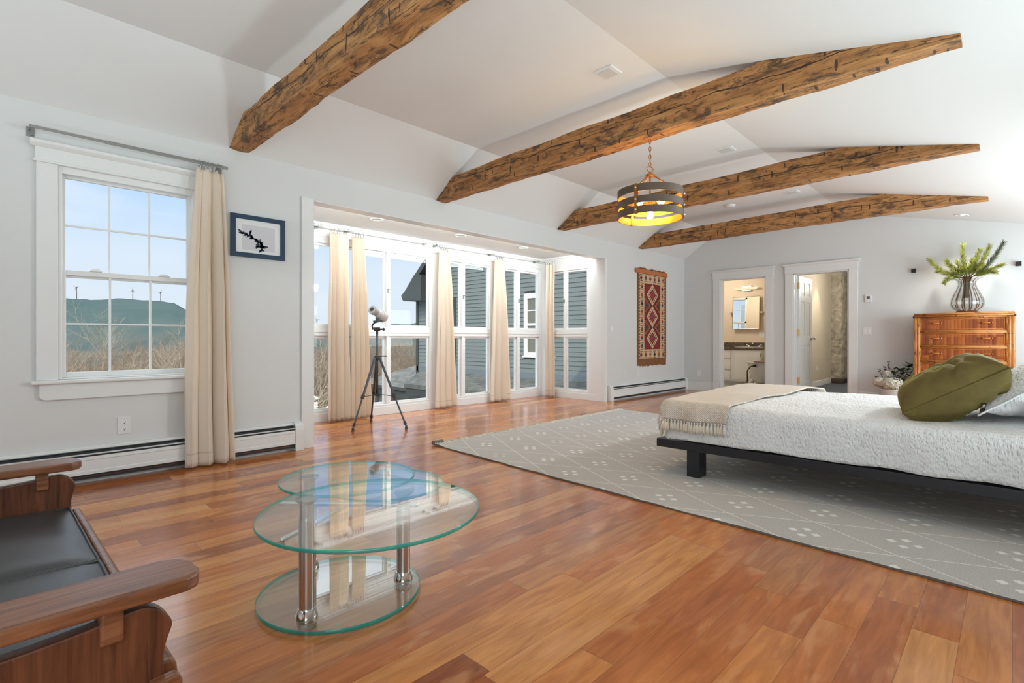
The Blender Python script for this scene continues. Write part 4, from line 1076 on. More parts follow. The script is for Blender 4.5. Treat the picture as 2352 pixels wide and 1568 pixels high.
# ------------------------------------------------------------------ bamboo dresser
dx0, dx1, dyf, dyb, dz = -.955, .005, 8.985, YB - .015, 1.285
t = thing('bamboo_dresser', 'tall bamboo dresser with slatted drawers against the far wall', 'dresser', ((dx0 + dx1) / 2, 9.2, 0))
b = BM(); box(b, dx0 + .03, dx1 - .03, dyf + .03, dyb, .06, dz); obj('carcass', b, simple('dark_bamboo_carcass', srgb(96, 50, 24), .5), t)
b = BM(); box(b, dx0 - .022, dx1 + .022, dyf - .03, dyb, dz + .004, dz + .03); obj('top_board', b, BAMH, t, bevel=.010, seg=3)
for k in range(2):
    b = BM(); y = dyf - .026 + k * .012; z = dz + (.017 if k == 0 else -.008); tube(b, [(dx0 - .012, y, z), (dx1 + .012, y, z)], .0135, 10); obj('edge_pole', b, BAMH, t, smooth=True)
for x, n_ in ((dx0 + .012, 2), (dx1 - .012, 2)):
    for k in range(n_):
        xx_ = x + (k - .5) * .032
        b = BM(); pts = [(xx_, dyf + .012, z) for z in (0, .1, .11, .12, .45, .46, .47, .82, .83, .84, 1.1, 1.11, 1.12, dz)]
        tube(b, pts, [.021, .021, .0225, .021, .021, .0225, .021, .021, .0225, .021, .021, .0225, .021, .021], 12); obj('corner_pole', b, BAMV, t, smooth=True)
    b = BM(); box(b, x - .045, x + .045, dyf - .012, dyf + .03, dz - .03, dz - .004); obj('binding', b, DKBAM, t, bevel=.008)
nd = 6; dh = .2005
for k in range(nd):
    zt = dz - .030 - k * dh; zb = zt - dh + .023
    xl, xr_ = dx0 + .052, dx1 - .052
    b = BM(); box(b, xl + .01, xr_ - .01, dyf + .012, dyf + .03, zb + .008, zt - .008); d = obj('drawer', b, SLATS, t)
    b = BM()
    for (p, q) in (((xl, zb), (xr_, zb)), ((xr_, zb), (xr_, zt)), ((xr_, zt), (xl, zt)), ((xl, zt), (xl, zb))):
        tube(b, [(p[0], dyf + .008, p[1]), (q[0], dyf + .008, q[1])], .0095, 8)
    obj('drawer_frame', b, BAMH, d, smooth=True)
    b = BM(); i_ = .024
    for (p, q) in (((xl + i_, zb + i_), (xr_ - i_, zb + i_)), ((xr_ - i_, zb + i_), (xr_ - i_, zt - i_)), ((xr_ - i_, zt - i_), (xl + i_, zt - i_)), ((xl + i_, zt - i_), (xl + i_, zb + i_))):
        tube(b, [(p[0], dyf + .010, p[1]), (q[0], dyf + .010, q[1])], .004, 6)
    obj('inner_bead', b, ORBAM, d, smooth=True)
    for hxx in (xl + .165, xr_ - .190):
        zc = (zb + zt) / 2 + .012
        b = BM(); tube(b, [(hxx - .062, dyf - .022, zc), (hxx + .062, dyf - .022, zc)], .0078, 10); h = obj('handle', b, ORBAM, d, smooth=True)
        b = BM()
        for s in (-1, 1):
            cyl(b, (hxx + s * .047, dyf - .022, zc), (hxx + s * .047, dyf + .012, zc), .006, n=8); cyl(b, (hxx + s * .040, dyf - .022, zc), (hxx + s * .054, dyf - .022, zc), .0095, n=10)
        obj('handle_binding', b, DKBAM, h)
    b = BM(); zz = zb - .0115; tube(b, [(xl - .02, dyf + .004, zz), (xr_ + .02, dyf + .004, zz)], .008, 8); obj('divider_pole', b, BAMH, t, smooth=True)

# ------------------------------------------------------------------ vase with fir sprigs
vx, vy, vz = -.435, 9.20, dz + .032
t = thing('glass_vase', 'smoky ribbed glass vase standing on the bamboo dresser', 'vase', (vx, vy, vz))
def m_vase():
    g = G('smoky_ribbed_glass')
    x, y, z = g.sep(g.mapping(g.coord(), loc=(-vx, -vy, 0)))
    a = g.math('ARCTAN2', y, x); rib = g.math('SINE', g.math('MULTIPLY', a, 14))
    col = g.mix(g.ramp(rib, [(.62, (0, 0, 0)), (.97, (1, 1, 1))]), (.90, .89, .87), (.20, .12, .07))
    tr = N(g.nt, 'ShaderNodeBsdfTransparent'); g.link(col, tr.inputs[0])
    gl = N(g.nt, 'ShaderNodeBsdfGlossy'); gl.inputs['Roughness'].default_value = .04
    return g.done(g.mixsh(schlick(g, .07), tr.outputs[0], gl.outputs[0]))
VASE = m_vase()
rf = lambda a, z: 1 + .028 * math.sin(14 * a) * min(1, z * 20)
prof = [(.001, .03), (.10, .03), (.115, .035), (.158, .07), (.175, .12), (.168, .18), (.135, .26), (.100, .34), (.088, .385), (.098, .425), (.130, .450), (.164, .466)]
b = BM(); lathe(b, prof, (vx, vy, vz), 84, rf=rf, closed=False); obj('body', b, VASE, t, smooth=True)
b = BM(); lathe(b, [(.001, 0), (.118, 0), (.120, .012), (.104, .030), (.001, .031)], (vx, vy, vz), 48); obj('foot', b, simple('amber_glass_foot', srgb(110, 56, 22), .12), t, smooth=True, angle=.6)
FIR = []
def m_fir():
    g = G('olive_fir_needles'); v = g.coord(); n = g.noise(v, 22, 3)
    c = g.mix(n, srgb(112, 122, 38), srgb(204, 204, 110))
    d = g.pbr(c, .6); tr = N(g.nt, 'ShaderNodeBsdfTranslucent'); g.link(c, tr.inputs[0])
    return g.done(g.mixsh(.3, d, tr.outputs[0]))
FIRM = m_fir(); FIRD = simple('dusky_fir_needles', srgb(116, 122, 100), .6, var=.3, bscale=60); STEMM = simple('fir_stem', srgb(96, 76, 40), .7)
def sprig(tip, bow, label, dark=False, seed=0):
    rr = random.Random(seed); base = Vector((vx + rr.uniform(-.04, .04), vy + rr.uniform(-.04, .04), vz + .20)); neck = Vector((vx + (tip[0] - vx) * .12, vy + (tip[1] - vy) * .1, vz + .47)); tip = Vector(tip)
    m = neck.lerp(tip, .5) + Vector(bow)
    pts = [base, base.lerp(neck, .5), neck]
    for k in range(1, 11):
        s = k / 10; pts.append((neck * (1 - s) + m * s) * (1 - s) + (m * (1 - s) + tip * s) * s)
    t = thing('fir_sprig', label, 'branch', neck, 'fir sprigs in the glass vase')
    b = BM(); tube(b, pts, [.005] * 3 + [.005 - .0035 * k / 10 for k in range(1, 11)], 6); obj('stem', b, STEMM, t, smooth=True)
    b = BM(); run = pts[2:]
    ln = sum((q - p).length for p, q in zip(run, run[1:]))
    cnt = int(ln * 800)
    for k in range(cnt):
        s = .12 + .88 * rr.random(); f = s * (len(run) - 1); i = min(int(f), len(run) - 2); p = run[i].lerp(run[i + 1], f - i); d = (run[i + 1] - run[i]).normalized(); a, c = frame_of(d)
        th = rr.random() * 2 * PI; o = (a * math.cos(th) + c * math.sin(th)); fw_ = (d * rr.uniform(.7, 1.25) + o * rr.uniform(.7, 1.1)).normalized(); l = rr.uniform(.065, .105) * (1 - .35 * s)
        w_ = fw_.cross(o)
        if w_.length < .01: continue
        w_ = w_.normalized() * .0036
        poly3(b, [p - w_ * .6, p + w_ * .6, p + fw_ * l * .6 + w_, p + fw_ * l, p + fw_ * l * .6 - w_])
    obj('needles', b, FIRD if dark else FIRM, t, kind='stuff')
sp = [((vx - .40, vy - .02, 2.075), (-.02, 0, -.10), 'fir sprig reaching farthest left out of the vase'), ((vx - .22, vy - .1, 1.735), (-.06, -.03, .06), 'short fir sprig drooping at the left over the vase rim'), ((vx - .045, vy, 2.225), (-.02, 0, .0), 'tallest fir sprig standing straight up in the vase'),
      ((vx - .21, vy + .02, 2.03), (-.05, 0, .02), 'fir sprig curling up left of the tallest one'), ((vx - .09, vy - .08, 1.99), (-.01, -.06, 0), 'short bright fir sprig low in the middle of the vase'), ((vx + .06, vy - .06, 2.02), (.0, -.04, 0), 'fir sprig in the middle, just right of the tallest one'),
      ((vx + .13, vy + .01, 2.145), (.01, 0, .0), 'upright fir sprig second right of the tallest one'), ((vx + .225, vy, 2.185), (.03, 0, -.03), 'upright fir sprig third right of the tallest one'), ((vx + .355, vy + .02, 2.205), (.05, 0, -.05), 'dusky grey fir sprig reaching up to the far right'),
      ((vx + .345, vy - .02, 1.925), (.03, 0, .02), 'fir sprig spreading low and right above the rim'), ((vx + .29, vy - .05, 1.83), (.05, -.02, .05), 'lowest fir sprig bending right over the vase rim')]
sp += [((vx - .13, vy - .06, 1.90), (-.03, -.05, .03), 'short fir sprig leaning left just above the vase rim'), ((vx + .0, vy - .10, 1.92), (0, -.06, .02), 'bright tuft of fir in front of the vase mouth'), ((vx + .16, vy - .07, 1.94), (.02, -.04, .02), 'short fir sprig leaning right just above the vase rim'), ((vx - .30, vy - .04, 1.90), (-.05, 0, .03), 'fir sprig spreading low and left above the rim')]
for k, (tp, bw, lb) in enumerate(sp): sprig(tp, bw, lb, k == 8, k + 30)

# ------------------------------------------------------------------ white pot with hydrangeas on the floor
px_, py_ = -1.20, 9.13
t = thing('flower_pot', 'white pot of hydrangeas on the floor left of the dresser', 'flower pot', (px_, py_, 0))
b = BM(); lathe(b, [(.001, 0), (.10, 0), (.125, .04), (.155, .18), (.17, .235), (.178, .24), (.178, .255), (.16, .255), (.15, .22), (.001, .21)], (px_, py_, 0), 40); obj('pot', b, WHITE, t, smooth=True, angle=.7)
b = BM(); lathe(b, [(.001, .215), (.15, .222)], (px_, py_, 0), 30, closed=False); obj('soil', b, simple('dark_soil', (.02, .015, .01), .9), t)
HYD = simple('ivory_petals', srgb(222, 214, 196), .7, var=.08, bscale=90); HLEAF = simple('dark_green_leaves', srgb(40, 58, 40), .5, var=.3); BERRY = simple('brown_berry_twig', srgb(58, 44, 40), .7)
def hyd(c, r, label, seed):
    rr = random.Random(seed); c = Vector(c)
    t = thing('hydrangea', label, 'flower', c, 'white hydrangea heads in the floor pot')
    b = BM(); tube(b, [(px_ + (c.x - px_) * .3, py_, .2), c], .006, 6); obj('stem', b, HLEAF, t)
    b = BM()
    for k in range(260):
        d = Vector((rr.gauss(0, 1), rr.gauss(0, 1), rr.gauss(0, 1))).normalized(); p = c + Vector((d.x * r * 1.15, d.y * r, d.z * r * .8)) * rr.uniform(.86, 1.05)
        a, q = frame_of(d); s = rr.uniform(.011, .017); th = rr.random() * 6
        for m in range(4):
            an = th + m * PI / 2; u = a * math.cos(an) + q * math.sin(an); w_ = a * -math.sin(an) + q * math.cos(an)
            poly3(b, [p, p + (u + w_ * .6) * s + d * .003, p + u * s * 1.5 + d * .006, p + (u - w_ * .6) * s + d * .003])
    ball(b, c, r * .85, 14, 10, (1.1, 1, .8)); obj('petals', b, HYD, t, kind='stuff')
hyd((px_ - .02, py_ - .10, .33), .115, 'big ivory hydrangea head at the front of the white pot', 1)
hyd((px_ + .14, py_ - .08, .29), .085, 'ivory hydrangea head hanging over the right of the white pot', 2)
hyd((px_ - .17, py_ - .04, .345), .08, 'ivory hydrangea head at the left edge of the white pot', 3)
hyd((px_ - .09, py_ + .03, .47), .055, 'small pale hydrangea head at the back of the white pot', 4)
def leafy(root, tips, label, kind, seed):
    rr = random.Random(seed); t = thing('leaf_branch' if kind == 'leaf' else 'berry_twig', label, 'branch', root, 'greenery in the floor pot')
    s_ = BM(); l_ = BM()
    for tp in tips:
        tp = Vector(tp); rt = Vector(root); m = rt.lerp(tp, .5) + Vector((rr.uniform(-.03, .03), 0, .04)); P = [(rt * (1 - s) + m * s) * (1 - s) + (m * (1 - s) + tp * s) * s for s in [k / 8 for k in range(9)]]
        tube(s_, P, .003, 5)
        for k in range(3, 9):
            for s in (-1, 1):
                p = P[k]
                if kind == 'leaf':
                    d = Vector((s * rr.uniform(.4, 1), rr.uniform(-.7, .4), rr.uniform(-.2, .7))).normalized(); a, q = frame_of(d); L_ = rr.uniform(.06, .10); W2 = L_ * .42
                    poly3(l_, [p, p + d * L_ * .35 + a * W2, p + d * L_ * .75 + a * W2 * .7, p + d * L_, p + d * L_ * .75 - a * W2 * .7, p + d * L_ * .35 - a * W2])
                else: ball(l_, p + Vector((s * rr.uniform(.006, .016), rr.uniform(-.01, .01), rr.uniform(-.006, .012))), rr.uniform(.006, .010), 7, 5)
    obj('stem', s_, STEMM if kind == 'leaf' else BERRY, t); obj('leaves' if kind == 'leaf' else 'berries', l_, HLEAF if kind == 'leaf' else BERRY, t, kind='stuff')
leafy((px_ + .03, py_, .24), [(px_ - .02, py_ + .02, .54), (px_ + .06, py_ - .05, .52), (px_ + .10, py_ + .05, .57)], 'dark green leafy branch in the middle of the white pot', 'leaf', 5)
leafy((px_ + .06, py_ + .02, .24), [(px_ + .20, py_ + .05, .56), (px_ + .21, py_ - .05, .46), (px_ + .16, py_ + .08, .60)], 'dark green leafy branch reaching towards the dresser', 'leaf', 6)
leafy((px_ - .05, py_, .24), [(px_ - .09, py_ + .04, .63), (px_ - .13, py_ + .02, .56)], 'taller brown berry twig in the white pot', 'berry', 7)
leafy((px_ - .08, py_, .24), [(px_ - .20, py_ + .03, .53), (px_ - .23, py_, .42)], 'shorter brown berry twig at the left of the white pot', 'berry', 8)

# door mat in front of the bathroom
t = thing('door_mat', 'flat brown mat with black border in front of the bathroom doorway', 'mat', (-3.3, 8.99, 0))
b = BM(); box(b, -3.79, -2.85, 8.705, 9.275, .001, .010); obj('border', b, simple('black_mat_border', (.015, .012, .01), .8), t, bevel=.003)
b = BM(); box(b, -3.72, -2.92, 8.775, 9.205, .0095, .0125); obj('field', b, simple('tan_coir', srgb(150, 92, 58), .95, bump=.4, bscale=200), t)

# ------------------------------------------------------------------ bathroom beyond the first doorway
BX0, BX1, BY1, BZ = -6.3, -2.98, 11.6, 2.4
TILE = simple('pale_bath_floor', srgb(176, 182, 180), .3, var=.08)
b = BM(); box(b, BX0, BX1, YO, BY1, -.10, 0); struct('floor_bathroom', b, TILE)
b = BM(); box(b, BX0 - .1, BX1, BY1, BY1 + .1, 0, BZ); struct('wall_bathroom_back', b, CREAM)
b = BM(); box(b, BX0 - .1, BX0, YO, BY1, 0, BZ); struct('wall_bathroom_left', b, CREAM)
b = BM(); box(b, BX1, BX1 + .1, YO, BY1, 0, BZ); struct('wall_bathroom_right', b, CREAM)
b = BM(); box(b, BX0, BX1, YO, BY1, BZ, BZ + .1); struct('ceiling_bathroom', b, CEIL)
bw = (-5.42, -4.80, .98, 2.2)
b = BM(); y0, y1 = YO - .04, YO
box(b, BX0 - .1, bw[0], y0, y1, 0, BZ); box(b, bw[1], -4.66, y0, y1, 0, BZ); box(b, bw[0], bw[1], y0, y1, 0, bw[2]); box(b, bw[0], bw[1], y0, y1, bw[3], BZ); box(b, -4.66, D1[0], YO - .001, YO + .004, 0, BZ)
struct('wall_bathroom_front', b, CREAM)
wb = struct('window_7'); b = BM()
for x in (bw[0], bw[1] - .04): box(b, x, x + .04, YO - .12, YO + .01, bw[2], bw[3])
for z in (bw[2], bw[3] - .04, 1.56): box(b, bw[0], bw[1], YO - .12, YO + .01, z, z + .04)
for x in (bw[0] + .215, bw[0] + .40): box(b, x - .008, x + .008, YO - .07, YO - .05, bw[2], bw[3])
for z in (1.28, 1.90): box(b, bw[0], bw[1], YO - .07, YO - .05, z - .008, z + .008)
obj('frame', b, VINYL, wb); b = BM(); box(b, bw[0] + .04, bw[1] - .04, YO - .062, YO - .058, bw[2] + .04, bw[3] - .04); obj('pane', b, PANE, wb)

t = thing('vanity', 'white bathroom vanity with dark counter seen through the left doorway', 'vanity', (-4.3, 11.3, 0))
vx0, vx1, vf = -5.3, -3.64, 11.05
b = BM(); box(b, vx0, vx1, vf + .006, BY1 - .002, .085, .745); box(b, vx0, vx1, vf + .08, BY1 - .002, 0, .085); obj('body', b, WHITE, t)
b = BM(); box(b, vx0 - .01, vx1 + .01, vf - .03, BY1 - .002, .748, .785); box(b, vx0 - .01, vx1 + .01, BY1 - .022, BY1 - .001, .785, .892)
g_ = G('dark_granite'); v_ = g_.coord(); GRAN = g_.done(g_.pbr(g_.ramp(g_.noise(v_, 26, 5, .7), [(.35, srgb(52, 44, 38)), (.6, srgb(106, 92, 78)), (.75, srgb(140, 126, 108))]), .2))
obj('counter', b, GRAN, t, bevel=.003)
def m_bead():
    g = G('white_beadboard'); x, y, z = g.sep(g.coord()); f = g.math('FRACT', g.math('DIVIDE', x, .032))
    return g.done(g.pbr((.8, .8, .8), .35, 0, g.bump(g.math('GREATER_THAN', f, .12), .4, .004)))
BEAD = m_bead()
b = BM(); box(b, -4.222, -3.655, vf - .014, vf + .006, .125, .725); d = obj('cabinet_door', b, WHITE, t, bevel=.003)
b = BM(); box(b, -4.165, -3.712, vf - .016, vf - .013, .18, .67); obj('door_panel', b, BEAD, d)
b = BM(); cyl(b, (-4.20, vf - .014, .665), (-4.20, vf - .03, .665), .007, n=8); ball(b, (-4.20, vf - .036, .665), .014, 10, 6); obj('knob', b, CHROME, d, smooth=True)
b = BM(); box(b, -3.668, -3.656, vf - .02, vf - .012, .60, .68); obj('hinge', b, GREYMETAL, d)
for z0, z1 in ((.125, .305), (.325, .535), (.555, .725)):
    b = BM(); box(b, -4.74, -4.262, vf - .014, vf + .006, z0, z1); d = obj('drawer', b, WHITE, t, bevel=.003)
    b = BM(); box(b, -4.70, -4.30, vf - .016, vf - .013, z0 + .03, z1 - .03); obj('drawer_panel', b, BEAD, d)
t = thing('sink', 'white oval drop-in sink in the dark vanity counter', 'sink', (-3.97, 11.27, .785))
b = BM(); rx_ = 1.35
lathe(b, [(.17, -.10), (.205, .0), (.215, .018), (.20, .020), (.175, .008), (.12, -.06), (.001, -.08)], (0, 0, 0), 40, closed=False)
for v in b.verts: v.co.x = v.co.x * rx_ - 3.97; v.co.y += 11.27; v.co.z = max(v.co.z, .002) + .784
obj('basin', b, WHITE, t, smooth=True, angle=.8)
t = thing('faucet', 'chrome two-handle faucet behind the oval sink', 'faucet', (-3.95, 11.50, .785))
b = BM(); tube(b, [(-3.95, 11.51, .785), (-3.95, 11.51, .86), (-3.95, 11.46, .885), (-3.95, 11.40, .865)], .012, 10); obj('spout', b, CHROME, t, smooth=True)
for s in (-1, 1):
    b = BM(); cyl(b, (-3.95 + s * .10, 11.51, .785), (-3.95 + s * .10, 11.51, .83), .016, n=12); cyl(b, (-3.95 + s * .10, 11.51, .83), (-3.95 + s * .16, 11.49, .845), .008, n=8); obj('tap_handle', b, CHROME, t, smooth=True)
t = thing('mirror', 'pivoting wall mirror over the bathroom sink', 'mirror', (-4.13, 11.55, 1.53))
MIR = simple('mirror_glass', (.86, .88, .87), .02, 1)
mx, mz, mw, mh = -4.125, 1.53, .275, .345; my_ = 11.53
tl = Matrix.Translation((mx, my_, mz)) @ Matrix.Rotation(-.05, 4, 'X') @ Matrix.Rotation(.0, 4, 'Z')
def tm(bm):
    for v in bm.verts: v.co = tl @ v.co
    return bm
b = BM(); box(b, -mw, mw, -.004, .01, -mh, mh)
obj('glass', tm(b), MIR, t, bevel=.003)
b = BM()
for a in ((-mw - .006, -mw, -mh - .006, mh + .006), (mw, mw + .006, -mh - .006, mh + .006)): box(b, a[0], a[1], -.010, .016, a[2], a[3])
for z in (-mh - .006, mh): box(b, -mw, mw, -.010, .016, z, z + .006)
obj('frame', tm(b), simple('nickel_frame', srgb(170, 166, 158), .2, .9), t, bevel=.002)
for s in (-1, 1):
    b = BM(); cyl(b, (mx + s * (mw + .012), my_, mz), (mx + s * (mw + .045), my_, mz), .008, n=10); box(b, mx + s * (mw + .045) - .02, mx + s * (mw + .045) + .02, my_ - .02, BY1, mz - .02, mz + .02); obj('pivot_bracket', b, STEEL, t, bevel=.003)
t = thing('wall_lamp', 'slim horizontal glass wall lamp above the bathroom mirror', 'lamp', (-4.12, 11.57, 2.06))
b = BM(); box(b, -4.22, -4.02, 11.56, BY1, 2.0, 2.115); obj('back_plate', b, simple('pale_green_chrome', srgb(150, 170, 155), .2, .6), t, bevel=.004)
b = BM(); tube(b, [(-4.37, 11.52, 2.055), (-4.33, 11.52, 2.055), (-3.91, 11.52, 2.055), (-3.88, 11.52, 2.055)], [.010, .026, .026, .010], 16); obj('glass_tube', b, emit('warm_lamp_tube', (1, .80, .52), 1.1), t, smooth=True)
b = BM(); cyl(b, (-3.88, 11.52, 2.055), (-3.845, 11.52, 2.055), .012, .004, n=10); obj('finial', b, BRASS, t, smooth=True)
t = thing('outlet', 'white double outlet plate on the bathroom wall below the mirror', 'outlet', (-3.82, BY1, 1.06))
b = BM(); box(b, -3.885, -3.755, BY1 - .006, BY1, 1.0, 1.12); obj('plate', b, WHITE, t, bevel=.002)
for x in (-3.85, -3.79):
    b = BM(); box(b, x - .018, x + .018, BY1 - .010, BY1 - .005, 1.025, 1.095); obj('socket', b, VINYL, t, bevel=.002)
t = thing('bathtub', 'white claw foot bathtub partly behind the bathroom door casing', 'bathtub', (-3.4, 10.64, 0))
b = BM(); tx, ty = -3.40, 10.64
lathe(b, [(.001, .14), (.24, .14), (.30, .20), (.345, .42), (.355, .50), (.385, .505), (.39, .518), (.375, .528), (.345, .522), (.325, .42), (.27, .22), (.001, .18)], (0, 0, 0), 44)
for v in b.verts: v.co.y *= .86; v.co += Vector((tx, ty, 0))
obj('tub', b, WHITE, t, smooth=True, angle=.8)
for sx in (-1, 1):
    for sy in (-1, 1):
        b = BM(); x, y = tx + sx * .27, ty + sy * .17; tube(b, [(x - sx * .05, y, .17), (x, y, .12), (x + sx * .02, y, .05), (x - sx * .0, y, .015)], [.04, .03, .020, .026], 10); obj('claw_foot', b, WHITE, t, smooth=True)
b = BM(); tube(b, [(-3.66, 10.30, .0), (-3.66, 10.30, .36), (-3.60, 10.30, .44), (-3.53, 10.30, .46)], .010, 10); cyl(b, (-3.53, 10.28, .46), (-3.53, 10.34, .46), .024, n=12); obj('drain_pipe', b, simple('dark_bronze_pipe', srgb(66, 58, 50), .3, .8), t, smooth=True)
b = BM(); box(b, -3.55, -3.35, 10.30, 10.40, .528, .54); tag(obj('soap_tray', b, simple('wood_tray', srgb(150, 110, 70), .5), bevel=.003), 'small wooden tray on the bathtub rim', 'tray')
b = BM(); box(b, -4.15, -3.5, 10.15, 11.0, .001, .014); tag(obj('bath_mat', b, simple('beige_bath_mat', srgb(206, 196, 160), .95, bump=.4, bscale=160), bevel=.004), 'pale beige bath mat on the floor before the vanity', 'mat')

# ------------------------------------------------------------------ hall beyond the second doorway
CARP = simple('slate_carpet', srgb(70, 76, 86), .95, bump=.5, bscale=260, var=.2)
b = BM(); box(b, -4.2, -.6, YO, 16.2, -.1, .002); struct('floor_hall', b, CARP)
b = BM(); box(b, -2.88, -2.87, YO, 13.1, 0, 2.5); struct('wall_hall_left', b, BEIGE)
b = BM(); box(b, -.7, -.6, YO, 16.2, 0, 2.5); struct('wall_hall_right', b, BEIGE)
b = BM(); box(b, -4.2, -.6, YO, 16.2, 2.5, 2.6); struct('ceiling_hall', b, CEIL)
hw = (-3.45, -2.55, .45, 2.05)
b = BM(); box(b, -4.2, hw[0], 16.1, 16.2, 0, 2.5); box(b, hw[1], -.7, 16.1, 16.2, 0, 2.5); box(b, hw[0], hw[1], 16.1, 16.2, 0, hw[2]); box(b, hw[0], hw[1], 16.1, 16.2, hw[3], 2.5); struct('wall_hall_back', b, BEIGE)
b = BM(); box(b, -4.3, -4.2, 11.7, 16.2, 0, 2.5); struct('wall_hall_far_left', b, BEIGE)
wh = struct('window_8'); b = BM()
for x in (hw[0], hw[1] - .05): box(b, x, x + .05, 16.06, 16.16, hw[2], hw[3])
for k in range(5):
    z = hw[2] + k * (hw[3] - hw[2] - .04) / 4; box(b, hw[0], hw[1], 16.08, 16.15, z, z + .04)
obj('frame', b, VINYL, wh); b = BM(); box(b, hw[0], hw[1], 16.12, 16.124, hw[2], hw[3]); obj('pane', b, PANE, wh)
b = BM(); box(b, -2.87, -2.858, YO + .01, 13.1, .002, .11); struct('baseboard_hall', b, TRIM, bevel=.003)
def m_stone():
    g = G('rough_plastered_stone'); v = g.coord(); n = g.noise(v, 9, 5, .65); c = g.voro(g.mapping(v, (1, 1, 1.8)), 5)
    return g.done(g.pbr(g.ramp(n, [(.3, srgb(146, 138, 122)), (.6, srgb(190, 182, 164)), (.8, srgb(212, 204, 188))]), .9, 0, g.bump(g.math('ADD', n, c), .8, .04)))
STONE = m_stone()
t = thing('stone_chimney', 'rough whitewashed stone chimney at the end of the hall', 'chimney', (-2.78, 13.45, 0))
b = BM(); cs = []
for z in [k * .05 for k in range(2, 50)]:
    ring = []
    for (x, y) in ((-2.95, 13.1), (-2.87, 13.1), (-2.78, 13.1), (-2.68, 13.1), (-2.655, 13.2), (-2.66, 13.35), (-2.655, 13.5), (-2.66, 13.68), (-2.8, 13.7), (-2.95, 13.7)):
        q = noise.noise(Vector((x * 9, y * 6, z * 4))) * .028; ring.append(b.verts.new((x + q, y + q * .7, z)))
    cs.append(ring)
for P, Q in zip(cs, cs[1:]):
    for j in range(10): b.faces.new((P[j], P[(j + 1) % 10], Q[(j + 1) % 10], Q[j]))
b.faces.new(cs[-1]); obj('stone_shaft', b, STONE, t)
b = BM(); box(b, -2.96, -2.62, 13.04, 13.74, .002, .11); obj('hearth_base', b, simple('dark_wood_base', srgb(74, 60, 52), .7), t, bevel=.015)
t = thing('outlet', 'small outlet low on the beige hall wall', 'outlet', (-2.87, 11.95, .36))
b = BM(); box(b, -2.871, -2.863, 11.91, 11.99, .30, .42); obj('plate', b, WHITE, t, bevel=.002)
b = BM(); box(b, -2.864, -2.860, 11.935, 11.965, .325, .395); obj('socket', b, VINYL, t)

# ------------------------------------------------------------------ outdoors: the clapboard wing
SIDE = simple('slate_clapboard_paint', srgb(108, 116, 112), .6, var=.10, bscale=30)
DKT = simple('dark_grey_trim', srgb(54, 60, 58), .6)
def m_shingle():
    g = G('grey_roof_shingles'); v = g.coord(); x, y, z = g.sep(v)
    row = g.math('FLOOR', g.math('DIVIDE', y, .125)); xo = g.math('ADD', x, g.math('MULTIPLY', g.white(g.comb(row, 1, 2)), 3))
    tab = g.math('FLOOR', g.math('DIVIDE', xo, .17)); r = g.white(g.comb(row, tab, 5))
    c = g.ramp(r, [(0, srgb(76, 79, 76)), (.5, srgb(90, 92, 87)), (1, srgb(104, 103, 95))])
    fy = g.math('FRACT', g.math('DIVIDE', y, .125)); fx = g.math('FRACT', g.math('DIVIDE', xo, .17))
    e = g.math('MAXIMUM', g.math('LESS_THAN', fy, .12), g.math('LESS_THAN', fx, .03))
    c = g.mix(g.math('MULTIPLY', e, .65), c, srgb(48, 48, 46))
    return g.done(g.pbr(c, .9, 0, g.bump(g.noise(v, 90, 3), .3, .01)))
SHING = m_shingle()
wY = 9.455; wl, wr_ = -13.15, -4.66
t = thing('house_wing', 'slate grey clapboard gable wing of the house seen through the alcove windows', 'house', (-9, wY, -3))
win = (-8.68, -7.74, .56, 2.08)
def rakez(x): return 3.05 + .82 * (x - wl) if x < -9 else 3.05 + .82 * (-9 - wl) - .82 * (x + 9)
b = BM(); lap = .105; z = .15
while z < 6.5:
    za, zb = z, z + lap
    segs = [(wl, wr_)]
    for hole in (win, (bw[0], bw[1], bw[2], bw[3])):
        if zb > hole[2] and za < hole[3]:
            ns = []
            for p, q in segs:
                if hole[0] > p and hole[1] < q: ns += [(p, hole[0]), (hole[1], q)]
                else: ns.append((p, q))
            segs = ns
    for p, q in segs:
        if zb > 2.5:      # follow the gable slope
            p = max(p, -13.1 + (zb - 2.5) / .85)
            q = min(q, -9 + (5.95 - zb) / .85)
        if q - p > .05:
            poly3(b, [(p, wY - .014, za), (q, wY - .014, za), (q, wY, zb), (p, wY, zb)]); poly3(b, [(p, wY, za), (q, wY, za), (q, wY - .014, za), (p, wY - .014, za)])
    z += lap
obj('clapboards', b, SIDE, t)
b = BM(); box(b, wl, bw[0], wY + .002, wY + .09, -3, 3.0); box(b, bw[1], wr_, wY + .002, wY + .09, -3, 3.0); box(b, bw[0], bw[1], wY + .002, wY + .09, -3, bw[2]); box(b, bw[0], bw[1], wY + .002, wY + .09, bw[3], 3.0)
obj('sheathing', b, DKT, t)
b = BM(); box(b, wl, wr_, wY - .03, wY + .002, .0, .15); obj('flashing', b, simple('pale_flashing', srgb(112, 122, 124), .5, .2), t)
b = BM(); box(b, wl - .03, wl + .09, wY - .03, wY + .09, -3, 2.9); obj('corner_board', b, DKT, t)
b = BM(); box(b, -11.40, -11.29, wY - .03, wY, .15, 2.15); obj('trim_post', b, DKT, t)
b = BM(); prism(b, [(-13.30, 2.12), (-12.4, 2.09), (-12.4, 2.85), (-12.75, 2.85), (-13.12, 2.48), (-13.40, 2.28)], 'y', wY - .42, wY + .3); obj('eave_return', b, DKT, t)
b = BM(); prism(b, [(-13.10, 2.42), (-9, 5.90), (-5.2, 2.67), (-5.2, 2.89), (-9, 6.12), (-13.20, 2.52)], 'y', wY - .36, wY + 2.5); obj('gable_roof', b, DKT, t)
b = BM(); x0, x1, z0, z1 = win
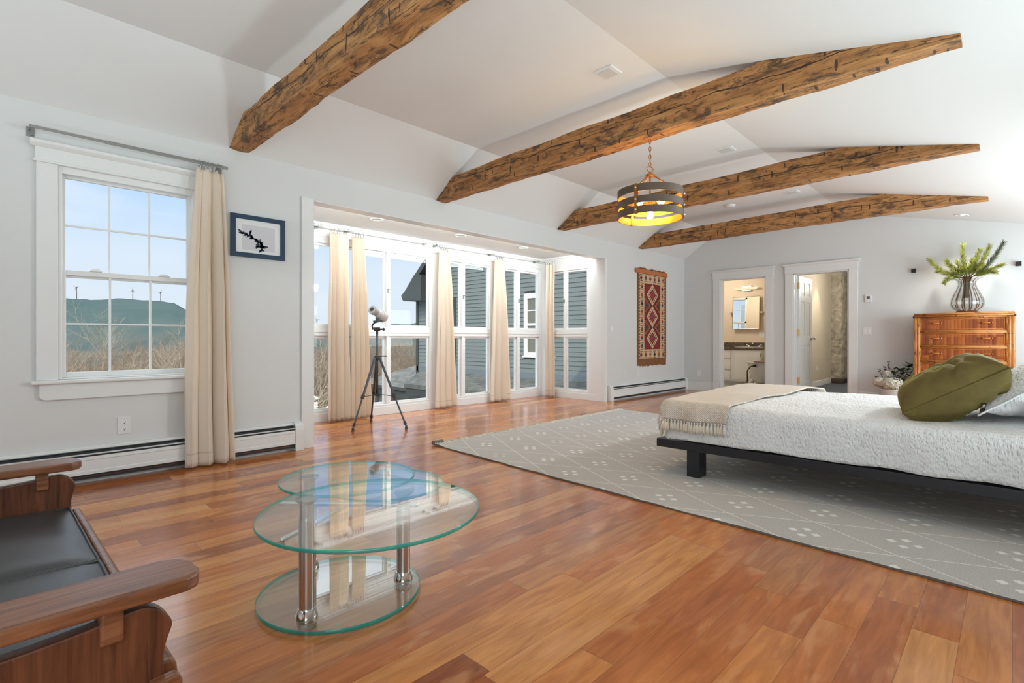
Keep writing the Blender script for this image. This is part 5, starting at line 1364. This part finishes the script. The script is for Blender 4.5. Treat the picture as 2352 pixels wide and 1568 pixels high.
box(b, x0, x0 + .11, wY - .035, wY, z0, z1); box(b, x1 - .11, x1, wY - .035, wY, z0, z1); box(b, x0 + .11, x1 - .11, wY - .035, wY, z1 - .12, z1); box(b, x0 + .11, x1 - .11, wY - .035, wY, z0, z0 + .08); box(b, x0 - .04, x1 + .04, wY - .05, wY, z0 - .04, z0); 
f = obj('window_casing', b, VINYL, t)
b = BM()
for z in ((z0 + z1) / 2,): box(b, x0 + .11, x1 - .11, wY - .02, wY - .004, z - .03, z + .03)
for z in (z0 + .43, z0 + 1.10): box(b, x0 + .11, x1 - .11, wY - .014, wY - .006, z - .012, z + .012)
for x in (x0 + .38, x0 + .63): box(b, x - .012, x + .012, wY - .014, wY - .006, z0 + .08, z1 - .1)
obj('muntin', b, VINYL, f)
b = BM(); box(b, x0 + .11, x1 - .11, wY - .004, wY + .001, z0 + .08, z1 - .12); obj('pane', b, simple('reflective_pane', srgb(112, 110, 96), .15), f)
def roofslab(bm, pts, th=.12):
    top = [bm.verts.new(p) for p in pts]; bot = [bm.verts.new((p[0], p[1], p[2] - th)) for p in pts]; n = len(pts)
    bm.faces.new(top); bm.faces.new(bot[::-1])
    for i in range(n): bm.faces.new((top[i], top[(i + 1) % n], bot[(i + 1) % n], bot[i]))
b = BM(); roofslab(b, [(-12.35, 8.42, -.285), (-4.7, 8.42, -.285), (-4.7, wY - .005, .02), (-12.95, wY - .005, .02)]); obj('lower_roof', b, SHING, t)
b = BM(); box(b, -12.30, -4.7, 8.44, 8.56, -.60, -.395); obj('fascia', b, DKT, t)
b = BM(); box(b, -12.0, -4.7, 8.8, wY, -5, -.42); obj('lower_wall', b, DKT, t)
t = thing('porch', 'low shingled porch roof of the house left of the clapboard wing', 'porch', (-16, 11, -3))
b = BM(); roofslab(b, [(-18.6, 10.5, -.75), (-14.65, 10.5, -.75), (-14.2, 12.4, .12), (-16.3, 12.4, .12)]); obj('porch_roof', b, SHING, t)
b = BM(); box(b, -18.2, -14.75, 10.55, 10.65, -1.10, -.85); obj('fascia', b, DKT, t)
b = BM(); box(b, -18.0, -14.9, 10.9, 12.2, -5, -.9); obj('porch_wall', b, simple('cream_porch_wall', srgb(150, 146, 130), .7), t)
for x in (-17.4, -16.3, -15.2):
    b = BM(); box(b, x - .06, x + .06, 10.6, 10.72, -5, -1.0); obj('post', b, DKT, t)

# ------------------------------------------------------------------ outdoors: land, hills, trees
CF, CXp, CYp, HH, TH = 1192., 1176., 778., .97, math.atan((2325. - 1176) / 1192)
S_, C_ = math.sin(TH), math.cos(TH)
def interp(tab, x):
    for (a, p), (c, q) in zip(tab, tab[1:]):
        if x <= c: return p + (q - p) * max(0, min(1, (x - a) / (c - a)))
    return tab[-1][1]
ridge = [(-600, 88), (-100, 90), (0, 96), (147, 93), (250, 90), (342, 89), (400, 81), (427, 67), (500, 46), (600, 34), (720, 30), (800, 24), (880, 27), (905, 36), (935, 34), (958, 37), (1100, 34), (1500, 30)]
prof = [(7, -4.2), (14, -5.4), (30, -7), (70, -11), (160, -16), (330, -18), (520, -9)]
ds = [7, 10, 14, 20, 30, 45, 70, 110, 160, 240, 330, 420, 520, 620, 720, 820, 900, 1000, 1250]
b = BM(); rows = []
for i in range(181):
    px = -620 + i * 12; k = (px - CXp) / CF; hr = interp(ridge, px) / CF * 900 + HH; row = []
    for d in ds:
        if d <= 520: z = interp(prof, d)
        elif d <= 900: s = (d - 520) / 380; z = -9 + (hr + 9) * (1 - (1 - s) ** 1.5)
        else: z = hr - (d - 900) * .2
        n_ = noise.noise(Vector((k * 14, d * .012, 3))); z += n_ * d * .006 + noise.noise(Vector((k * 70, d * .05, 5))) * d * .0022
        row.append(b.verts.new(((-S_ + k * C_) * d, (C_ + k * S_) * d, z)))
    rows.append(row)
for P, Q in zip(rows, rows[1:]):
    for j in range(len(ds) - 1): b.faces.new((P[j], Q[j], Q[j + 1], P[j + 1]))
def m_land():
    g = G('winter_woodland_hills'); v = g.coord(); x, y, z = g.sep(v)
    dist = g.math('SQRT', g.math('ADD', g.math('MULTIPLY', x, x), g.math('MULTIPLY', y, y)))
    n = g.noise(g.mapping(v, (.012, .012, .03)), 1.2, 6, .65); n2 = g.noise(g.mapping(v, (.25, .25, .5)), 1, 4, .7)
    near = g.mix(n2, srgb(86, 76, 60), srgb(114, 103, 82)); mid = g.mix(g.ramp(n, [(.38, (0, 0, 0)), (.62, (1, 1, 1))]), srgb(66, 80, 80), srgb(98, 92, 82)); far = g.mix(n, srgb(58, 74, 73), srgb(82, 95, 92))  # far tone has the distance haze painted into its colour
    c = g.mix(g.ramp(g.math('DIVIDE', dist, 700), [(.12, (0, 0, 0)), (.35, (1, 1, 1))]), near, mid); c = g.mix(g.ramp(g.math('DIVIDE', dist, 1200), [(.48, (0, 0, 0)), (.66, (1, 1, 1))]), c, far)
    return g.done(g.pbr(c, 1.0, Specular_IOR_Level=0))
struct('ground', b, m_land(), smooth=True)
TUR = simple('turbine_grey', srgb(96, 92, 88), .6)
for i, (kx, y0_, y1_, sp) in enumerate(((-.8389, .0735, .099, .3), (-.7307, .069, .0922, 1.4), (-.677, .068, .0889, .8), (-.3755, .0255, .0365, .1))):
    d = 890; x, y = (-S_ + kx * C_) * d, (C_ + kx * S_) * d; zb_, zt_ = HH + (y0_ - .012) * d, HH + y1_ * d
    t = thing('wind_turbine', ['wind turbine on the ridge, leftmost in the double hung window', 'wind turbine on the ridge, middle one in the double hung window', 'wind turbine on the ridge, rightmost in the double hung window', 'tiny wind turbine on the ridge in the alcove window nearest the camera'][i], 'wind turbine', (x, y, zb_), 'wind turbines on the ridge')
    b = BM(); cyl(b, (x, y, zb_), (x, y, zt_), .8, .5, n=10); obj('tower', b, TUR, t)
    b = BM(); box(b, x - 1, x + 2, y - 1, y + 1, zt_ - .6, zt_ + .8); obj('nacelle', b, TUR, t)
    hub = Vector((x, y, zt_)) - Vector((-S_, C_, 0)) * 2
    for q in range(3):
        a = sp + q * 2 * PI / 3; u = Vector((C_, S_, 0)) * math.cos(a) + Vector((0, 0, 1)) * math.sin(a)
        b = BM(); cyl(b, hub, hub + u * 6, .28, .08, n=6); obj('blade', b, TUR, t)

BARK = [simple('pale_bare_bark', srgb(158, 146, 124), .9, var=.2), simple('brown_bare_bark', srgb(122, 106, 88), .9, var=.2), simple('reddish_bare_twigs', srgb(130, 111, 92), .9, var=.2)]
def tree_mesh(seed, h, spread_):
    rr = random.Random(seed); b = BM()
    def grow(p, d, l, r, lev):
        pts = [p]; dd = d.copy(); n = 3 if lev < 2 else 2
        for k in range(n):
            dd = (dd + Vector((rr.gauss(0, .13), rr.gauss(0, .13), rr.gauss(.05, .07)))).normalized(); pts.append(pts[-1] + dd * l / n)
        tube(b, pts, [r * (1 - .6 * k / n) for k in range(n + 1)], 4 if lev < 2 else 3, caps=False)
        if lev >= 4: return
        for k in range([0, 7, 6, 4][lev] if lev else 6):
            s = rr.uniform(.3, 1); f = s * n; i = min(int(f), n - 1); q = pts[i].lerp(pts[i + 1], f - i)
            a, c = frame_of(dd); th = rr.random() * 2 * PI
            nd_ = (dd * rr.uniform(.8, 1.2) + (a * math.cos(th) + c * math.sin(th)) * rr.uniform(.5, 1.05) * spread_ + Vector((0, 0, .12))).normalized()
            grow(q, nd_, l * rr.uniform(.38, .62), r * .47, lev + 1)
    for m in range(3):
        grow(Vector((rr.uniform(-.3, .3), rr.uniform(-.3, .3), 0)), Vector((rr.gauss(0, .16), rr.gauss(0, .16), 1)).normalized(), h * rr.uniform(.55, .72), .06, 0)
    return b
protos = []
for k in range(5):
    o = obj('bare_tree', tree_mesh(50 + k, 7.5, 1.0 + .15 * (k % 3)), BARK[k % 3]); o.data.name = 'bare_tree_mesh_%d' % k; protos.append(o)
rr = random.Random(21)
def place(px, d, ty_):
    kx = (px - CXp) / CF; x, y = (-S_ + kx * C_) * d, (C_ + kx * S_) * d
    if x > -19 and 7.4 < y < 13.2: y = 14.5 + rr.random() * 4
    gz = interp(prof, d) - .3; s = (HH - ty_ * d / CF - gz) / 7.9
    return (x, y, gz), (s * rr.uniform(.8, 1.1), s * rr.uniform(.8, 1.1), s), rr.random() * 6.3
near_l = [(150, 15, 10), (205, 17.5, -4), (300, 15, 6), (338, 18, -12), (380, 21, -8), (418, 16, 2), (250, 22, 18), (110, 20, 4)]
near_a = [(705, 15, 6), (738, 19, 14), (752, 25, 4), (868, 23, 6), (905, 26, 2), (930, 31, 8), (951, 24, -4), (885, 36, 16)]
k = 0
for left, lst in ((True, near_l), (False, near_a)):
    for px, d, ty_ in lst:
        o = protos[k % 5] if k < 5 else protos[k % 5].copy()
        if k >= 5: COL.objects.link(o)
        o.location, o.scale, a = place(px, d, ty_); o.rotation_euler = (0, 0, a); k += 1
        tag(o, 'leafless tree in the brush outside the double hung window' if left else 'leafless tree in the brush outside the alcove windows', 'tree', 'bare trees outside the double hung window' if left else 'bare trees outside the alcove')
def thicket(label, spots, mat):
    b = BM()
    for n_, (px, d, ty_) in enumerate(spots):
        loc, sc, a = place(px, d, ty_); c = BM(); c.from_mesh(protos[n_ % 5].data)
        c.transform(Matrix.Translation(loc) @ Matrix.Rotation(a, 4, 'Z') @ Matrix.Diagonal((*sc, 1))); me = bpy.data.meshes.new('tmp'); c.to_mesh(me); c.free(); b.from_mesh(me); bpy.data.meshes.remove(me)
    tag(obj('thicket', b, mat), label, 'thicket', kind='stuff')
thicket('tangled leafless thicket below the hill outside the double hung window', [(rr.uniform(60, 470), rr.uniform(24, 46), rr.choice((-2, 8, 14, 20, 26))) for _ in range(26)], BARK[2])
thicket('tangled leafless thicket behind the porch roof outside the alcove', [(rr.uniform(690, 1000), rr.uniform(26, 48), rr.choice((0, 6, 12, 18, 22))) for _ in range(28)], BARK[1])
# dried hydrangea shrub right outside the alcove
t = thing('dried_shrub', 'dried shrub with pale seed heads low outside the alcove pane', 'shrub', (-9.0, 4.4, -3))
b = BM(); hb = BM(); rr = random.Random(8)
for k in range(70):
    x, y = -9.0 + rr.gauss(0, .55), 4.15 + rr.gauss(0, .45); z = rr.uniform(-.55, .10); r0 = Vector((x * .3 - 6.3, y * .3 + 2.9, -3.5))
    tube(b, [r0, r0.lerp(Vector((x, y, z)), .5) + Vector((rr.gauss(0, .1), rr.gauss(0, .1), 0)), (x, y, z)], [.010, .007, .004], 4)
    if rr.random() < .55:
        for m in range(7): ball(hb, (x + rr.gauss(0, .035), y + rr.gauss(0, .035), z + rr.gauss(0, .025)), rr.uniform(.018, .034), 6, 4)
obj('stalks', b, simple('tan_dry_stalk', srgb(150, 112, 70), .9, var=.2), t); obj('seed_heads', hb, simple('pale_seed_head', srgb(238, 226, 206), .9), t, smooth=True)

# ------------------------------------------------------------------ daylight, lamps, added fill lights, camera
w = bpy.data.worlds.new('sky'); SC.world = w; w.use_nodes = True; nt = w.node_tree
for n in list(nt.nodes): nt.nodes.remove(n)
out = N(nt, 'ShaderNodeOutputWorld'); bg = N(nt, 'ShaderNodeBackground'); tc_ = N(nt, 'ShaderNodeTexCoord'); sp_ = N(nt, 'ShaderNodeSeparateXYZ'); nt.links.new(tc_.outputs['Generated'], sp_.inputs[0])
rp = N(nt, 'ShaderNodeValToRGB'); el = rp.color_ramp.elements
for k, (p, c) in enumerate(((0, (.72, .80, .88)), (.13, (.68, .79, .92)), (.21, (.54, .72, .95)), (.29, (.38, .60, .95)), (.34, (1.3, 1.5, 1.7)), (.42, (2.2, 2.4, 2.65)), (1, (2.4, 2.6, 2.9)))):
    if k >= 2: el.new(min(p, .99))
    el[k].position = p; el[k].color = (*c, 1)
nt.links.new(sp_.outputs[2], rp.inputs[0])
mp = N(nt, 'ShaderNodeMapping'); mp.inputs['Scale'].default_value = (2.2, 2.2, 9); nt.links.new(tc_.outputs['Generated'], mp.inputs[0])
cn = N(nt, 'ShaderNodeTexNoise'); cn.inputs['Scale'].default_value = 1.6; cn.inputs['Detail'].default_value = 6; nt.links.new(mp.outputs[0], cn.inputs[0])
cr = N(nt, 'ShaderNodeValToRGB'); cr.color_ramp.elements[0].position = .56; cr.color_ramp.elements[1].position = .85; nt.links.new(cn.outputs[0], cr.inputs[0])
mxn = N(nt, 'ShaderNodeMix', data_type='RGBA'); nt.links.new(cr.outputs[0], mxn.inputs[0]); nt.links.new(rp.outputs[0], mxn.inputs[6]); mxn.inputs[7].default_value = (.80, .86, .93, 1); mxn.clamp_result = False; mxn.blend_type = 'LIGHTEN'
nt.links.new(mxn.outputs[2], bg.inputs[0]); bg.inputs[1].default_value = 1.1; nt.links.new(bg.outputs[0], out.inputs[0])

def light(name, kind, loc, energy, color=(1, 1, 1), rot=(0, 0, 0), **kw):
    l = bpy.data.lights.new(name, kind); l.energy = energy; l.color = color
    for k, v in kw.items(): setattr(l, k, v)
    o = bpy.data.objects.new(name, l); COL.objects.link(o); o.location = loc; o.rotation_euler = rot; return o
light('sun', 'SUN', (0, 0, 10), 2.2, (1, .94, .84), (math.radians(50), 0, math.radians(42)), angle=.02)
# added area fills, out of view, that brighten the room like daylight
light('rear_fill', 'AREA', (-1.4, YR + .1, 1.5), 38, (.775, .93, 1.0), (math.radians(102), 0, 0), shape='RECTANGLE', size=4.6, size_y=2.2)
light('side_fill', 'AREA', (XR - .06, -1.2, 1.3), 58, (.775, .93, 1.0), (math.radians(105), 0, math.radians(75)), shape='RECTANGLE', size=2.6, size_y=1.3)
light('headboard_fill', 'AREA', (XR - .06, 7.4, 1.4), 135, (.775, .93, 1.0), (math.radians(98), 0, math.radians(90)), shape='RECTANGLE', size=3.6, size_y=1.3)  # unseen fill added for the bed and the far half
light('near_ceiling_fill', 'SPOT', (.45, -.8, .25), 190, (.75, .93, .98), (math.radians(165), 0, math.radians(40)), spot_size=math.radians(140), spot_blend=.9, shadow_soft_size=.2)  # added out-of-view spot, throws fill onto the near ceiling
light('rear_ceiling_fill', 'SPOT', (-1.7, -1.5, .25), 130, (.75, .93, .98), (math.radians(155), 0, math.radians(0)), spot_size=math.radians(130), spot_blend=.9, shadow_soft_size=.2)  # another added spot behind the view, lifts the ceiling
light('bed_fill', 'SPOT', (.75, 5.9, 2.26), 190, (.88, .96, 1.0), (math.radians(52), 0, math.radians(142)), spot_size=math.radians(120), spot_blend=.8, shadow_soft_size=.10)  # added spot outside the frame that brightens the bedding
light('mid_ceiling_fill', 'SPOT', (1.1, 2.75, .25), 270, (.75, .93, .98), (math.radians(142), 0, math.radians(90)), spot_size=math.radians(110), spot_blend=.9, shadow_soft_size=.2)  # added fill for the ceiling between the beams, no lamp stands here
light('far_ceiling_fill', 'SPOT', (1.1, 6.1, .25), 150, (.75, .93, .98), (math.radians(145), 0, math.radians(90)), spot_size=math.radians(110), spot_blend=.9, shadow_soft_size=.2)  # unseen spot added to lift the far ceiling
light('alcove_fill', 'AREA', (AO - .03, 4.42, 2.268), 42, (.93, 1, 1), (math.radians(68), 0, math.radians(90)), shape='RECTANGLE', size=4.3, size_y=.09)  # added light hidden behind the header, brightens curtains and alcove
light('dresser_downlight', 'SPOT', (-.48, 9.01, FX(-.48) - .03), 42, (1, .96, .9), spot_size=math.radians(95), spot_blend=.7, shadow_soft_size=.03)
light('bath_light', 'POINT', (-4.6, 10.5, 2.25), 34, (1, .90, .74), shadow_soft_size=.12)  # unseen point light added for the bathroom
light('hall_downlight', 'SPOT', (-2.62, 11.9, 2.46), 60, (1, .84, .58), spot_size=math.radians(60), spot_blend=.5, shadow_soft_size=.03)
light('hall_light', 'POINT', (-1.75, 11.6, 2.1), 55, (1, .93, .82), shadow_soft_size=.15)  # unseen fill added to brighten the hall and chimney

cam = bpy.data.cameras.new('camera'); co = bpy.data.objects.new('camera', cam); COL.objects.link(co)
cam.sensor_fit = 'HORIZONTAL'; cam.sensor_width = 36; cam.lens = CF / 2352 * 36; cam.shift_y = -(784 - CYp) / 2352; cam.clip_start = .05; cam.clip_end = 5000
co.location = (0, 0, HH); co.rotation_euler = (PI / 2, 0, TH); SC.camera = co
SC.view_settings.view_transform = 'Standard'; SC.view_settings.look = 'None'; SC.view_settings.gamma = 1; SC.view_settings.use_curve_mapping = False
SC.view_settings.exposure = 0
